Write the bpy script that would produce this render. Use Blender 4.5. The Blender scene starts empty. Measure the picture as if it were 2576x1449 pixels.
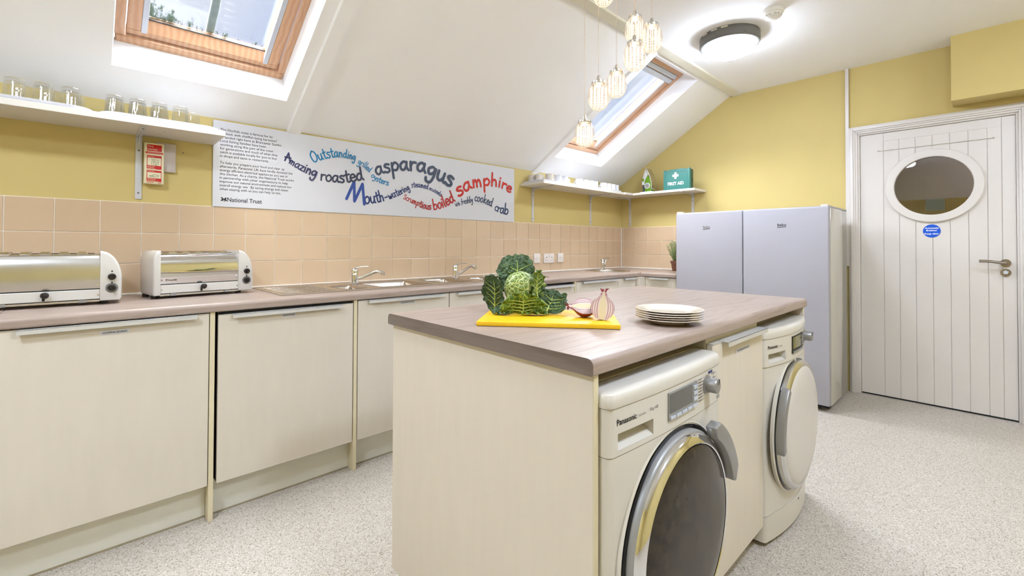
import bpy, bmesh, math, random
from mathutils import Vector, Matrix, noise
random.seed(7)
PI = math.pi
scene = bpy.context.scene
COL = scene.collection

# ------------------------------------------------------------------ camera
# world: room corner (long tiled wall / end wall) is the origin; long wall y=0, end wall x=0, z up
CAM = (-4.4779, -2.881, 1.1562)
YAW, PIT, ROL = 0.7580, 0.0135, 0.0034
FPX, PU, PV = 1133.71, 1284.25, 602.08
fw = Vector((math.sin(YAW), math.cos(YAW), 0)); rt = Vector((math.cos(YAW), -math.sin(YAW), 0)); up = Vector((0, 0, 1))
f2 = fw * math.cos(PIT) + up * math.sin(PIT); u2 = up * math.cos(PIT) - fw * math.sin(PIT)
r3 = rt * math.cos(ROL) + u2 * math.sin(ROL); u3 = u2 * math.cos(ROL) - rt * math.sin(ROL)
cd = bpy.data.cameras.new('camera'); cam = bpy.data.objects.new('camera', cd); COL.objects.link(cam)
cd.sensor_width = 36.0; cd.sensor_fit = 'HORIZONTAL'; cd.lens = FPX * 36.0 / 2576.0
cd.shift_x = (1288.0 - PU) / 2576.0; cd.shift_y = (PV - 724.5) / 2576.0
cd.clip_start = 0.02; cd.clip_end = 200
cam.matrix_world = Matrix(((r3.x, u3.x, -f2.x, CAM[0]), (r3.y, u3.y, -f2.y, CAM[1]), (r3.z, u3.z, -f2.z, CAM[2]), (0, 0, 0, 1)))
scene.camera = cam

# ------------------------------------------------------------------ sky, daylight, exposure
SKY_STRENGTH = 0.9
SUN_STRENGTH = 58.0
LAMP_STRENGTH = 59.0
wd = bpy.data.worlds.new('overcast_sky'); scene.world = wd; wd.use_nodes = True
nt = wd.node_tree; nt.nodes.clear()
wo = nt.nodes.new('ShaderNodeOutputWorld'); bg = nt.nodes.new('ShaderNodeBackground')
tc = nt.nodes.new('ShaderNodeTexCoord'); nz = nt.nodes.new('ShaderNodeTexNoise'); rp = nt.nodes.new('ShaderNodeValToRGB')
nz.inputs['Scale'].default_value = 3.2; nz.inputs['Detail'].default_value = 5.0; nz.inputs['Roughness'].default_value = 0.55
rp.color_ramp.elements[0].position = 0.36; rp.color_ramp.elements[0].color = (0.46, 0.53, 0.70, 1)
rp.color_ramp.elements[1].position = 0.68; rp.color_ramp.elements[1].color = (0.62, 0.66, 0.74, 1)
nt.links.new(tc.outputs['Generated'], nz.inputs['Vector']); nt.links.new(nz.outputs['Fac'], rp.inputs['Fac'])
nt.links.new(rp.outputs['Color'], bg.inputs['Color']); bg.inputs['Strength'].default_value = SKY_STRENGTH
nt.links.new(bg.outputs['Background'], wo.inputs['Surface'])
# sun behind bright cloud: very soft daylight falling through the roof windows
sd = bpy.data.lights.new('veiled_sun', 'SUN'); sd.energy = SUN_STRENGTH; sd.angle = math.radians(125); sd.color = (0.90, 0.95, 1.0)
sun = bpy.data.objects.new('veiled_sun', sd); COL.objects.link(sun)
sun.rotation_euler = Vector((-0.06, -0.16, -0.98)).to_track_quat('-Z', 'Y').to_euler()
vs = scene.view_settings
vs.view_transform = 'Standard'; vs.look = 'None'; vs.gamma = 1.0; vs.use_curve_mapping = False; vs.exposure = 0.52

# ------------------------------------------------------------------ materials
def lin(c):
    return tuple((v / 255 / 12.92) if v / 255 <= 0.04045 else ((v / 255 + 0.055) / 1.055) ** 2.4 for v in c)
MATS = {}
def mat(name, rgb, rough=0.5, metal=0.0, var=0.03, vscale=14.0, bump=0.0, bscale=60.0, spec=0.5, coat=0.0, stretch=None, emis=None, estr=0.0, trans=0.0, ior=1.45):
    """Principled material whose colour and relief come from procedural noise."""
    m = bpy.data.materials.new(name); m.use_nodes = True; n = m.node_tree.nodes; l = m.node_tree.links
    b = n['Principled BSDF']; c = lin(rgb)
    b.inputs['Roughness'].default_value = rough; b.inputs['Metallic'].default_value = metal
    b.inputs['Specular IOR Level'].default_value = spec; b.inputs['Coat Weight'].default_value = coat
    b.inputs['Transmission Weight'].default_value = trans; b.inputs['IOR'].default_value = ior
    b.inputs['Base Color'].default_value = (*c, 1)
    if emis: b.inputs['Emission Color'].default_value = (*lin(emis), 1); b.inputs['Emission Strength'].default_value = estr
    t = n.new('ShaderNodeTexCoord'); mp = n.new('ShaderNodeMapping')
    l.new(t.outputs['Object'], mp.inputs['Vector'])
    if stretch: mp.inputs['Scale'].default_value = stretch
    if var > 0:
        z = n.new('ShaderNodeTexNoise'); z.inputs['Scale'].default_value = vscale; z.inputs['Detail'].default_value = 3
        r = n.new('ShaderNodeValToRGB'); l.new(mp.outputs['Vector'], z.inputs['Vector']); l.new(z.outputs['Fac'], r.inputs['Fac'])
        r.color_ramp.elements[0].position = 0.3; r.color_ramp.elements[1].position = 0.7
        r.color_ramp.elements[0].color = (*[v * (1 - var) for v in c], 1); r.color_ramp.elements[1].color = (*[min(1, v * (1 + var)) for v in c], 1)
        l.new(r.outputs['Color'], b.inputs['Base Color'])
    if bump > 0:
        z2 = n.new('ShaderNodeTexNoise'); z2.inputs['Scale'].default_value = bscale; z2.inputs['Detail'].default_value = 2
        bp = n.new('ShaderNodeBump'); bp.inputs['Strength'].default_value = bump; bp.inputs['Distance'].default_value = 0.002
        l.new(mp.outputs['Vector'], z2.inputs['Vector']); l.new(z2.outputs['Fac'], bp.inputs['Height']); l.new(bp.outputs['Normal'], b.inputs['Normal'])
    MATS[name] = m
    return m
def ramp(n, stops, interp='LINEAR'):
    r = n.new('ShaderNodeValToRGB'); cr = r.color_ramp; cr.interpolation = interp
    while len(cr.elements) < len(stops): cr.elements.new(0.5)
    for e, (p, c) in zip(cr.elements, stops): e.position = p; e.color = (*c, 1)
    return r

mat('wall_yellow', (204, 184, 120), 0.75, var=0.02, vscale=3, bump=0.05, bscale=140)
mat('ceiling_white', (246, 245, 244), 0.85, var=0.01, vscale=2, bump=0.04, bscale=90)
mat('purlin_paint', (230, 226, 208), 0.85, var=0.03, vscale=12, bump=0.4, bscale=40)
mat('reveal_white', (240, 241, 244), 0.6, var=0.005)
mat('gloss_white', (214, 208, 202), 0.32, var=0.01, vscale=5)
mat('grout', (236, 228, 214), 0.8, var=0.03)
mat('sealant', (246, 244, 240), 0.4, var=0.01)
mat('cream', (210, 201, 186), 0.42, var=0.015, vscale=30, stretch=(1, 1, 0.15), bump=0.03, bscale=300)
mat('cream_edge', (214, 203, 170), 0.4, var=0.02)
mat('plinth', (214, 211, 198), 0.45, var=0.02)
mat('carcass', (205, 196, 170), 0.5, var=0.02)
mat('gap_black', (14, 13, 12), 0.5, var=0.1)
mat('aluminium', (206, 205, 202), 0.3, 0.25, var=0.03)
mat('grey_alu', (196, 202, 212), 0.4, 0.2, var=0.02)
mat('grey_bracket', (200, 200, 203), 0.4, 0.1, var=0.02)
mat('chrome', (222, 223, 226), 0.06, 1.0, var=0.0)
mat('chrome_soft', (214, 214, 212), 0.24, 1.0, var=0.02)
mat('steel', (188, 178, 166), 0.27, 1.0, var=0.03, vscale=40, stretch=(1, 14, 1))
mat('satin_nickel', (150, 140, 128), 0.3, 1.0, var=0.03)
mat('fridge_white', (168, 166, 173), 0.45, var=0.006)
mat('fridge_side', (196, 192, 183), 0.14, var=0.01, coat=0.3)
mat('appliance_white', (206, 201, 191), 0.3, var=0.008)
mat('appliance_line', (150, 142, 128), 0.5, var=0.02)
mat('toaster_white', (206, 203, 197), 0.2, var=0.008, coat=0.4)
mat('black_plastic', (34, 27, 25), 0.35, var=0.08)
mat('black_gloss', (12, 10, 10), 0.12, var=0.05)
mat('grey_plastic', (150, 150, 150), 0.4, 0.3, var=0.03)
mat('handle_grey', (148, 147, 146), 0.35, 0.5, var=0.03)
mat('screen_grey', (92, 92, 88), 0.15, var=0.05, vscale=8)
mat('screen_olive', (112, 106, 52), 0.12, var=0.05, vscale=8)
mat('print_black', (28, 26, 32), 0.5, var=0.02)
mat('print_grey', (120, 112, 104), 0.5, var=0.02)
mat('print_white', (245, 245, 245), 0.5, var=0.01)
mat('mug_white', (208, 208, 213), 0.15, var=0.005, coat=0.3)
mat('mug_cream', (206, 199, 187), 0.15, var=0.005, coat=0.3)
mat('tray_white', (226, 228, 240), 0.35, var=0.01)
mat('shelf_white', (218, 213, 205), 0.4, var=0.008)
mat('plate_cream', (212, 200, 186), 0.12, var=0.01, coat=0.5)
mat('sign_white', (206, 206, 210), 0.35, var=0.006)
mat('socket_white', (226, 219, 212), 0.3, var=0.01)
mat('blanket_cream', (226, 219, 184), 0.35, var=0.02)
mat('blanket_red', (196, 22, 16), 0.4, var=0.04)
mat('box_grey', (196, 186, 180), 0.4, var=0.02)
mat('terracotta', (126, 84, 66), 0.8, var=0.12, vscale=30, bump=0.2)
mat('soil', (48, 36, 28), 0.95, var=0.3, vscale=80, bump=0.6)
mat('rosemary', (116, 146, 82), 0.6, var=0.3, vscale=60)
mat('rosemary_stem', (104, 88, 60), 0.7, var=0.1)
mat('aid_green', (62, 122, 116), 0.4, var=0.03)
mat('aid_green_dark', (40, 82, 62), 0.4, var=0.04)
mat('iron_white', (226, 226, 226), 0.3, var=0.01)
mat('iron_green', (104, 152, 32), 0.25, var=0.06)
mat('iron_grey', (76, 84, 92), 0.4, var=0.03)
mat('sign_blue', (0, 82, 200), 0.4, var=0.02)
mat('wire_pale', (172, 190, 186), 0.4, 0.3, var=0.02)
mat('notice_paper', (196, 226, 220), 0.7, var=0.02)
mat('lamp_rim', (106, 104, 98), 0.45, 0.1, var=0.05)
mat('lamp_rim_paint', (230, 224, 206), 0.6, var=0.02)
mat('detector_white', (236, 233, 226), 0.4, var=0.01)
mat('cable_clear', (206, 186, 160), 0.3, var=0.02)
mat('onion_skin', (134, 34, 30), 0.3, var=0.35, vscale=40, stretch=(1, 1, 0.25))
mat('onion_dry', (120, 20, 30), 0.6, var=0.3, vscale=80)
mat('onion_layer', (166, 112, 128), 0.4, var=0.1)
mat('floor_bead', (150, 138, 112), 0.6, var=0.1)
mat('dryer_panel', (206, 201, 196), 0.3, var=0.008)
mat('onion_root', (200, 160, 96), 0.8, var=0.2)
mat('cabbage_rib', (178, 190, 96), 0.45, var=0.1)
mat('corridor_dark', (150, 126, 40), 0.8, var=0.05)
mat('corridor_grey', (168, 164, 166), 0.8, var=0.05)
mat('bar_slate', (104, 118, 118), 0.6, var=0.12, vscale=25)
mat('seal_black', (16, 18, 20), 0.6, var=0.1)
for nm, c in (('AMA', (44, 48, 88)), ('ROA', (52, 57, 78)), ('OUT', (0, 118, 168)), ('ASP', (62, 72, 92)), ('MOU', (44, 72, 146)),
              ('NAV', (38, 52, 104)), ('RED', (172, 34, 30)), ('SAM', (192, 44, 28)), ('SLA', (44, 60, 92))):
    mat('ink_' + nm, c, 0.5, var=0.04)

def m_tile():
    m = bpy.data.materials.new('tile_peach'); m.use_nodes = True; n = m.node_tree.nodes; l = m.node_tree.links; b = n['Principled BSDF']
    oi = n.new('ShaderNodeObjectInfo'); t = n.new('ShaderNodeTexCoord'); z = n.new('ShaderNodeTexNoise')
    z.inputs['Scale'].default_value = 9; l.new(t.outputs['Object'], z.inputs['Vector'])
    a = n.new('ShaderNodeMath'); a.operation = 'MULTIPLY_ADD'; a.inputs[1].default_value = 0.5; l.new(oi.outputs['Random'], a.inputs[0])
    s = n.new('ShaderNodeMath'); s.operation = 'MULTIPLY'; s.inputs[1].default_value = 0.5; l.new(z.outputs['Fac'], s.inputs[0]); l.new(s.outputs[0], a.inputs[2])
    r = ramp(n, [(0.1, lin((202, 176, 146))), (0.9, lin((211, 186, 157)))]); l.new(a.outputs[0], r.inputs['Fac'])
    l.new(r.outputs['Color'], b.inputs['Base Color']); b.inputs['Roughness'].default_value = 0.22
    MATS['tile_peach'] = m
m_tile()
def m_worktop(name, axis, dark=1.0):
    m = bpy.data.materials.new(name); m.use_nodes = True; n = m.node_tree.nodes; l = m.node_tree.links; b = n['Principled BSDF']
    t = n.new('ShaderNodeTexCoord'); mp = n.new('ShaderNodeMapping'); l.new(t.outputs['Object'], mp.inputs['Vector'])
    mp.inputs['Scale'].default_value = (0.35, 5, 5) if axis == 'x' else (5, 0.35, 5)
    z = n.new('ShaderNodeTexNoise'); z.inputs['Scale'].default_value = 9; z.inputs['Detail'].default_value = 8; z.inputs['Roughness'].default_value = 0.7; z.inputs['Distortion'].default_value = 0.6
    l.new(mp.outputs['Vector'], z.inputs['Vector'])
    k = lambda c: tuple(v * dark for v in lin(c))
    r = ramp(n, [(0.28, k((128, 110, 98))), (0.5, k((156, 139, 128))), (0.75, k((168, 152, 142)))]); l.new(z.outputs['Fac'], r.inputs['Fac'])
    l.new(r.outputs['Color'], b.inputs['Base Color']); b.inputs['Roughness'].default_value = 0.36; b.inputs['Specular IOR Level'].default_value = 0.35
    MATS[name] = m
m_worktop('worktop', 'x'); m_worktop('worktop_shaded', 'x', 0.72)  # second one: unused copy with the front edge's shade multiplied into its colour
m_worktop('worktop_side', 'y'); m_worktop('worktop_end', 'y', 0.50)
def m_floor():
    m = bpy.data.materials.new('speckled_vinyl'); m.use_nodes = True; n = m.node_tree.nodes; l = m.node_tree.links; b = n['Principled BSDF']
    t = n.new('ShaderNodeTexCoord')
    v = n.new('ShaderNodeTexVoronoi'); v.inputs['Scale'].default_value = 300; l.new(t.outputs['Object'], v.inputs['Vector'])
    sp = n.new('ShaderNodeSeparateColor'); l.new(v.outputs['Color'], sp.inputs['Color'])
    z = n.new('ShaderNodeTexNoise'); z.inputs['Scale'].default_value = 170; z.inputs['Detail'].default_value = 2; l.new(t.outputs['Object'], z.inputs['Vector'])
    r = ramp(n, [(0.0, lin((136, 124, 110))), (0.07, lin((160, 148, 135))), (0.18, lin((184, 176, 164))), (0.6, lin((193, 185, 174))), (0.88, lin((208, 203, 195)))], 'CONSTANT')
    l.new(sp.outputs['Red'], r.inputs['Fac'])
    r2 = ramp(n, [(0.26, lin((176, 160, 148))), (0.38, (1, 1, 1))]); l.new(z.outputs['Fac'], r2.inputs['Fac'])
    mx = n.new('ShaderNodeMix'); mx.data_type = 'RGBA'; mx.blend_type = 'MULTIPLY'; mx.inputs[0].default_value = 0.8
    l.new(r.outputs['Color'], mx.inputs[6]); l.new(r2.outputs['Color'], mx.inputs[7])
    l.new(mx.outputs[2], b.inputs['Base Color']); b.inputs['Roughness'].default_value = 0.55; MATS['speckled_vinyl'] = m
m_floor()
def m_pine():
    m = bpy.data.materials.new('pine'); m.use_nodes = True; n = m.node_tree.nodes; l = m.node_tree.links; b = n['Principled BSDF']
    t = n.new('ShaderNodeTexCoord'); mp = n.new('ShaderNodeMapping'); l.new(t.outputs['Object'], mp.inputs['Vector'])
    w = n.new('ShaderNodeTexWave'); w.inputs['Scale'].default_value = 12; w.inputs['Distortion'].default_value = 5; w.inputs['Detail'].default_value = 3; w.inputs['Detail Scale'].default_value = 0.8
    l.new(mp.outputs['Vector'], w.inputs['Vector'])
    r = ramp(n, [(0.0, lin((194, 150, 116))), (0.5, lin((200, 158, 125))), (1.0, lin((205, 165, 133)))]); l.new(w.outputs['Fac'], r.inputs['Fac'])
    l.new(r.outputs['Color'], b.inputs['Base Color']); b.inputs['Roughness'].default_value = 0.4; MATS['pine'] = m
m_pine()
def m_pane(name, tint=(1, 1, 1), dirt=False, refl=1.0, f0=0.045):
    """thin glazing: clear transmission plus Fresnel reflection; optional lichen growing along the bottom edge"""
    m = bpy.data.materials.new(name); m.use_nodes = True; n = m.node_tree.nodes; l = m.node_tree.links; n.clear()
    o = n.new('ShaderNodeOutputMaterial'); tr = n.new('ShaderNodeBsdfTransparent'); gl = n.new('ShaderNodeBsdfGlossy'); lw = n.new('ShaderNodeLayerWeight'); lw.inputs['Blend'].default_value = 0.5; pw = n.new('ShaderNodeMath'); pw.operation = 'POWER'; pw.inputs[1].default_value = 5.0; fr = n.new('ShaderNodeMath'); fr.operation = 'MULTIPLY_ADD'; fr.inputs[1].default_value = 0.9; fr.inputs[2].default_value = f0; mx = n.new('ShaderNodeMixShader')
    l.new(lw.outputs['Facing'], pw.inputs[0]); l.new(pw.outputs[0], fr.inputs[0])
    tr.inputs['Color'].default_value = (*tint, 1); gl.inputs['Roughness'].default_value = 0.01;
    gl.inputs['Color'].default_value = (refl, refl, refl, 1)
    l.new(fr.outputs[0], mx.inputs[0]); l.new(tr.outputs[0], mx.inputs[1]); l.new(gl.outputs[0], mx.inputs[2]); last = mx
    if dirt:
        t = n.new('ShaderNodeTexCoord'); z = n.new('ShaderNodeTexNoise'); z.inputs['Scale'].default_value = 26; z.inputs['Detail'].default_value = 9; z.inputs['Roughness'].default_value = 0.75
        mp = n.new('ShaderNodeMapping'); mp.inputs['Scale'].default_value = (1.6, 0.8, 1); l.new(t.outputs['Object'], mp.inputs['Vector']); l.new(mp.outputs['Vector'], z.inputs['Vector'])
        sx = n.new('ShaderNodeSeparateXYZ'); l.new(t.outputs['Object'], sx.inputs[0])
        # lichen thins out away from the lower edge (+y) ; deeper patch on the left half
        g = n.new('ShaderNodeMapRange'); g.inputs[1].default_value = 0.24; g.inputs[2].default_value = 0.46; g.inputs[3].default_value = -0.30; g.inputs[4].default_value = 0.15; l.new(sx.outputs['Y'], g.inputs[0])
        h = n.new('ShaderNodeMapRange'); h.inputs[1].default_value = -0.32; h.inputs[2].default_value = -0.02; h.inputs[3].default_value = 0.19; h.inputs[4].default_value = 0.0; l.new(sx.outputs['X'], h.inputs[0])
        a = n.new('ShaderNodeMath'); a.operation = 'ADD'; l.new(g.outputs[0], a.inputs[0]); l.new(h.outputs[0], a.inputs[1])
        a2 = n.new('ShaderNodeMath'); a2.operation = 'ADD'; l.new(a.outputs[0], a2.inputs[0]); l.new(z.outputs['Fac'], a2.inputs[1])
        st = n.new('ShaderNodeMapRange'); st.inputs[1].default_value = 0.64; st.inputs[2].default_value = 0.71; st.inputs[3].default_value = 0.0; st.inputs[4].default_value = 0.8; l.new(a2.outputs[0], st.inputs[0])
        df = n.new('ShaderNodeBsdfDiffuse'); df.inputs['Color'].default_value = (*lin((92, 112, 92)), 1)
        m2 = n.new('ShaderNodeMixShader'); l.new(st.outputs[0], m2.inputs[0]); l.new(mx.outputs[0], m2.inputs[1]); l.new(df.outputs[0], m2.inputs[2]); last = m2
    l.new(last.outputs[0], o.inputs['Surface']); MATS[name] = m
m_pane('pane_clear'); m_pane('pane_lichen', dirt=True); m_pane('pane_door', (0.55, 0.53, 0.52), refl=1.0)
m_pane('tumbler_glass', (0.99, 0.994, 0.992), refl=1.0, f0=0.11)
def m_crystal():
    m = bpy.data.materials.new('crystal'); m.use_nodes = True; n = m.node_tree.nodes; l = m.node_tree.links; n.clear()
    o = n.new('ShaderNodeOutputMaterial'); tr = n.new('ShaderNodeBsdfTransparent'); em = n.new('ShaderNodeEmission'); gl = n.new('ShaderNodeBsdfGlossy')
    tr.inputs['Color'].default_value = (0.98, 0.95, 0.91, 1); em.inputs['Color'].default_value = (*lin((255, 232, 206)), 1); em.inputs['Strength'].default_value = 0.75; gl.inputs['Roughness'].default_value = 0.03
    lw = n.new('ShaderNodeLayerWeight'); lw.inputs['Blend'].default_value = 0.5; pw = n.new('ShaderNodeMath'); pw.operation = 'POWER'; pw.inputs[1].default_value = 3.0; l.new(lw.outputs['Facing'], pw.inputs[0])
    f1 = n.new('ShaderNodeMath'); f1.operation = 'MULTIPLY_ADD'; f1.inputs[1].default_value = 0.40; f1.inputs[2].default_value = 0.17; l.new(pw.outputs[0], f1.inputs[0])
    f2_ = n.new('ShaderNodeMath'); f2_.operation = 'MULTIPLY_ADD'; f2_.inputs[1].default_value = 0.4; f2_.inputs[2].default_value = 0.05; l.new(pw.outputs[0], f2_.inputs[0])
    a = n.new('ShaderNodeMixShader'); l.new(f1.outputs[0], a.inputs[0]); l.new(tr.outputs[0], a.inputs[1]); l.new(em.outputs[0], a.inputs[2])
    b = n.new('ShaderNodeMixShader'); l.new(f2_.outputs[0], b.inputs[0]); l.new(a.outputs[0], b.inputs[1]); l.new(gl.outputs[0], b.inputs[2])
    l.new(b.outputs[0], o.inputs['Surface']); MATS['crystal'] = m
m_crystal()
def m_emit(name, rgb, s):
    m = bpy.data.materials.new(name); m.use_nodes = True; n = m.node_tree.nodes; b = n['Principled BSDF']
    b.inputs['Base Color'].default_value = (*lin(rgb), 1); b.inputs['Emission Color'].default_value = (*lin(rgb), 1); b.inputs['Emission Strength'].default_value = s
    MATS[name] = m
m_emit('diffuser', (219, 232, 255), LAMP_STRENGTH)
m_emit('diffuser_boosted', (220, 233, 255), LAMP_STRENGTH * 2.0)  # glow boosted above the visible fitting, for lamps out of view
m_emit('led_glow', (255, 234, 210), 0.62)
m_emit('led_core', (255, 228, 198), 9.0)
def m_leaf(name, dark, light, vein, vs=38, vw=0.06, pale=None):
    m = bpy.data.materials.new(name); m.use_nodes = True; n = m.node_tree.nodes; l = m.node_tree.links; b = n['Principled BSDF']
    t = n.new('ShaderNodeTexCoord'); z = n.new('ShaderNodeTexNoise'); z.inputs['Scale'].default_value = 22; z.inputs['Detail'].default_value = 4; l.new(t.outputs['Object'], z.inputs['Vector'])
    r = ramp(n, [(0.3, lin(dark)), (0.7, lin(light))]); l.new(z.outputs['Fac'], r.inputs['Fac'])
    zz = n.new('ShaderNodeTexNoise'); zz.inputs['Scale'].default_value = 30; l.new(t.outputs['Object'], zz.inputs['Vector'])
    ml = n.new('ShaderNodeVectorMath'); ml.operation = 'SCALE'; ml.inputs['Scale'].default_value = 0.02; l.new(zz.outputs['Color'], ml.inputs[0])
    ad = n.new('ShaderNodeVectorMath'); ad.operation = 'ADD'; l.new(t.outputs['Object'], ad.inputs[0]); l.new(ml.outputs[0], ad.inputs[1])
    v = n.new('ShaderNodeTexVoronoi'); v.feature = 'DISTANCE_TO_EDGE'; v.inputs['Scale'].default_value = vs; l.new(ad.outputs[0], v.inputs['Vector'])
    e = n.new('ShaderNodeMapRange'); e.inputs[1].default_value = vw * 0.4; e.inputs[2].default_value = vw; e.inputs[3].default_value = 1.0; e.inputs[4].default_value = 0.0; l.new(v.outputs['Distance'], e.inputs[0])
    mx = n.new('ShaderNodeMix'); mx.data_type = 'RGBA'; l.new(e.outputs[0], mx.inputs[0]); l.new(r.outputs['Color'], mx.inputs[6]); mx.inputs[7].default_value = (*lin(vein), 1)
    l.new(mx.outputs[2], b.inputs['Base Color']); b.inputs['Roughness'].default_value = 0.45
    bp = n.new('ShaderNodeBump'); bp.inputs['Strength'].default_value = 1.0; bp.inputs['Distance'].default_value = 0.006; l.new(v.outputs['Distance'], bp.inputs['Height']); l.new(bp.outputs['Normal'], b.inputs['Normal'])
    MATS[name] = m
m_leaf('cabbage_outer', (30, 52, 26), (66, 92, 52), (78, 104, 58), 85, 0.07)
m_leaf('cabbage_mid', (46, 78, 14), (82, 112, 30), (140, 152, 48), 60, 0.07)
m_leaf('cabbage_heart', (78, 106, 38), (112, 136, 62), (188, 198, 136), 62, 0.10)
def m_onion():
    m = bpy.data.materials.new('onion_cut'); m.use_nodes = True; n = m.node_tree.nodes; l = m.node_tree.links; b = n['Principled BSDF']
    # nested layers: distance from the bulb axis relative to the bulb outline at that height
    t = n.new('ShaderNodeTexCoord'); sx = n.new('ShaderNodeSeparateXYZ'); l.new(t.outputs['Object'], sx.inputs[0])
    def mth(op, a=None, b_=None, c=None):
        q = n.new('ShaderNodeMath'); q.operation = op
        for i, v in enumerate((a, b_, c)):
            if v is None: continue
            if isinstance(v, float): q.inputs[i].default_value = v
            else: l.new(v, q.inputs[i])
        return q.outputs[0]
    zz = mth('DIVIDE', sx.outputs['Z'], 0.044); zz = mth('MULTIPLY', zz, zz); rad = mth('SQRT', mth('MAXIMUM', mth('SUBTRACT', 1.0, zz), 0.03)); rad = mth('MULTIPLY', rad, 0.038)
    ratio = mth('DIVIDE', mth('ABSOLUTE', sx.outputs['X']), rad)
    W = lin((212, 196, 190)); P = lin((158, 104, 122)); C = lin((206, 192, 160))
    r = ramp(n, [(0.0, C), (0.22, C), (0.40, W), (0.46, P), (0.50, W), (0.60, W), (0.64, P), (0.68, W), (0.80, W), (0.84, P), (0.88, W), (1.0, lin((150, 60, 80)))])
    l.new(ratio, r.inputs['Fac']); l.new(r.outputs['Color'], b.inputs['Base Color']); b.inputs['Roughness'].default_value = 0.25
    MATS['onion_cut'] = m
m_onion()
def m_board():
    m = bpy.data.materials.new('board_yellow'); m.use_nodes = True; n = m.node_tree.nodes; l = m.node_tree.links; b = n['Principled BSDF']
    t = n.new('ShaderNodeTexCoord'); z = n.new('ShaderNodeTexNoise'); z.inputs['Scale'].default_value = 7; z.inputs['Detail'].default_value = 4; l.new(t.outputs['Object'], z.inputs['Vector'])
    r = ramp(n, [(0.35, lin((226, 176, 8))), (0.7, lin((234, 190, 34)))]); l.new(z.outputs['Fac'], r.inputs['Fac'])
    l.new(r.outputs['Color'], b.inputs['Base Color']); b.inputs['Roughness'].default_value = 0.45; MATS['board_yellow'] = m
m_board()
def m_drum():
    m = bpy.data.materials.new('drum_glass'); m.use_nodes = True; n = m.node_tree.nodes; l = m.node_tree.links; b = n['Principled BSDF']
    t = n.new('ShaderNodeTexCoord'); z = n.new('ShaderNodeTexNoise'); z.inputs['Scale'].default_value = 30; z.inputs['Detail'].default_value = 6; l.new(t.outputs['Object'], z.inputs['Vector'])
    r = ramp(n, [(0.3, lin((40, 34, 27))), (0.7, lin((60, 52, 42)))]); l.new(z.outputs['Fac'], r.inputs['Fac'])
    l.new(r.outputs['Color'], b.inputs['Base Color']); b.inputs['Roughness'].default_value = 0.16; b.inputs['Specular IOR Level'].default_value = 0.25; MATS['drum_glass'] = m
m_drum()

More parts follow.
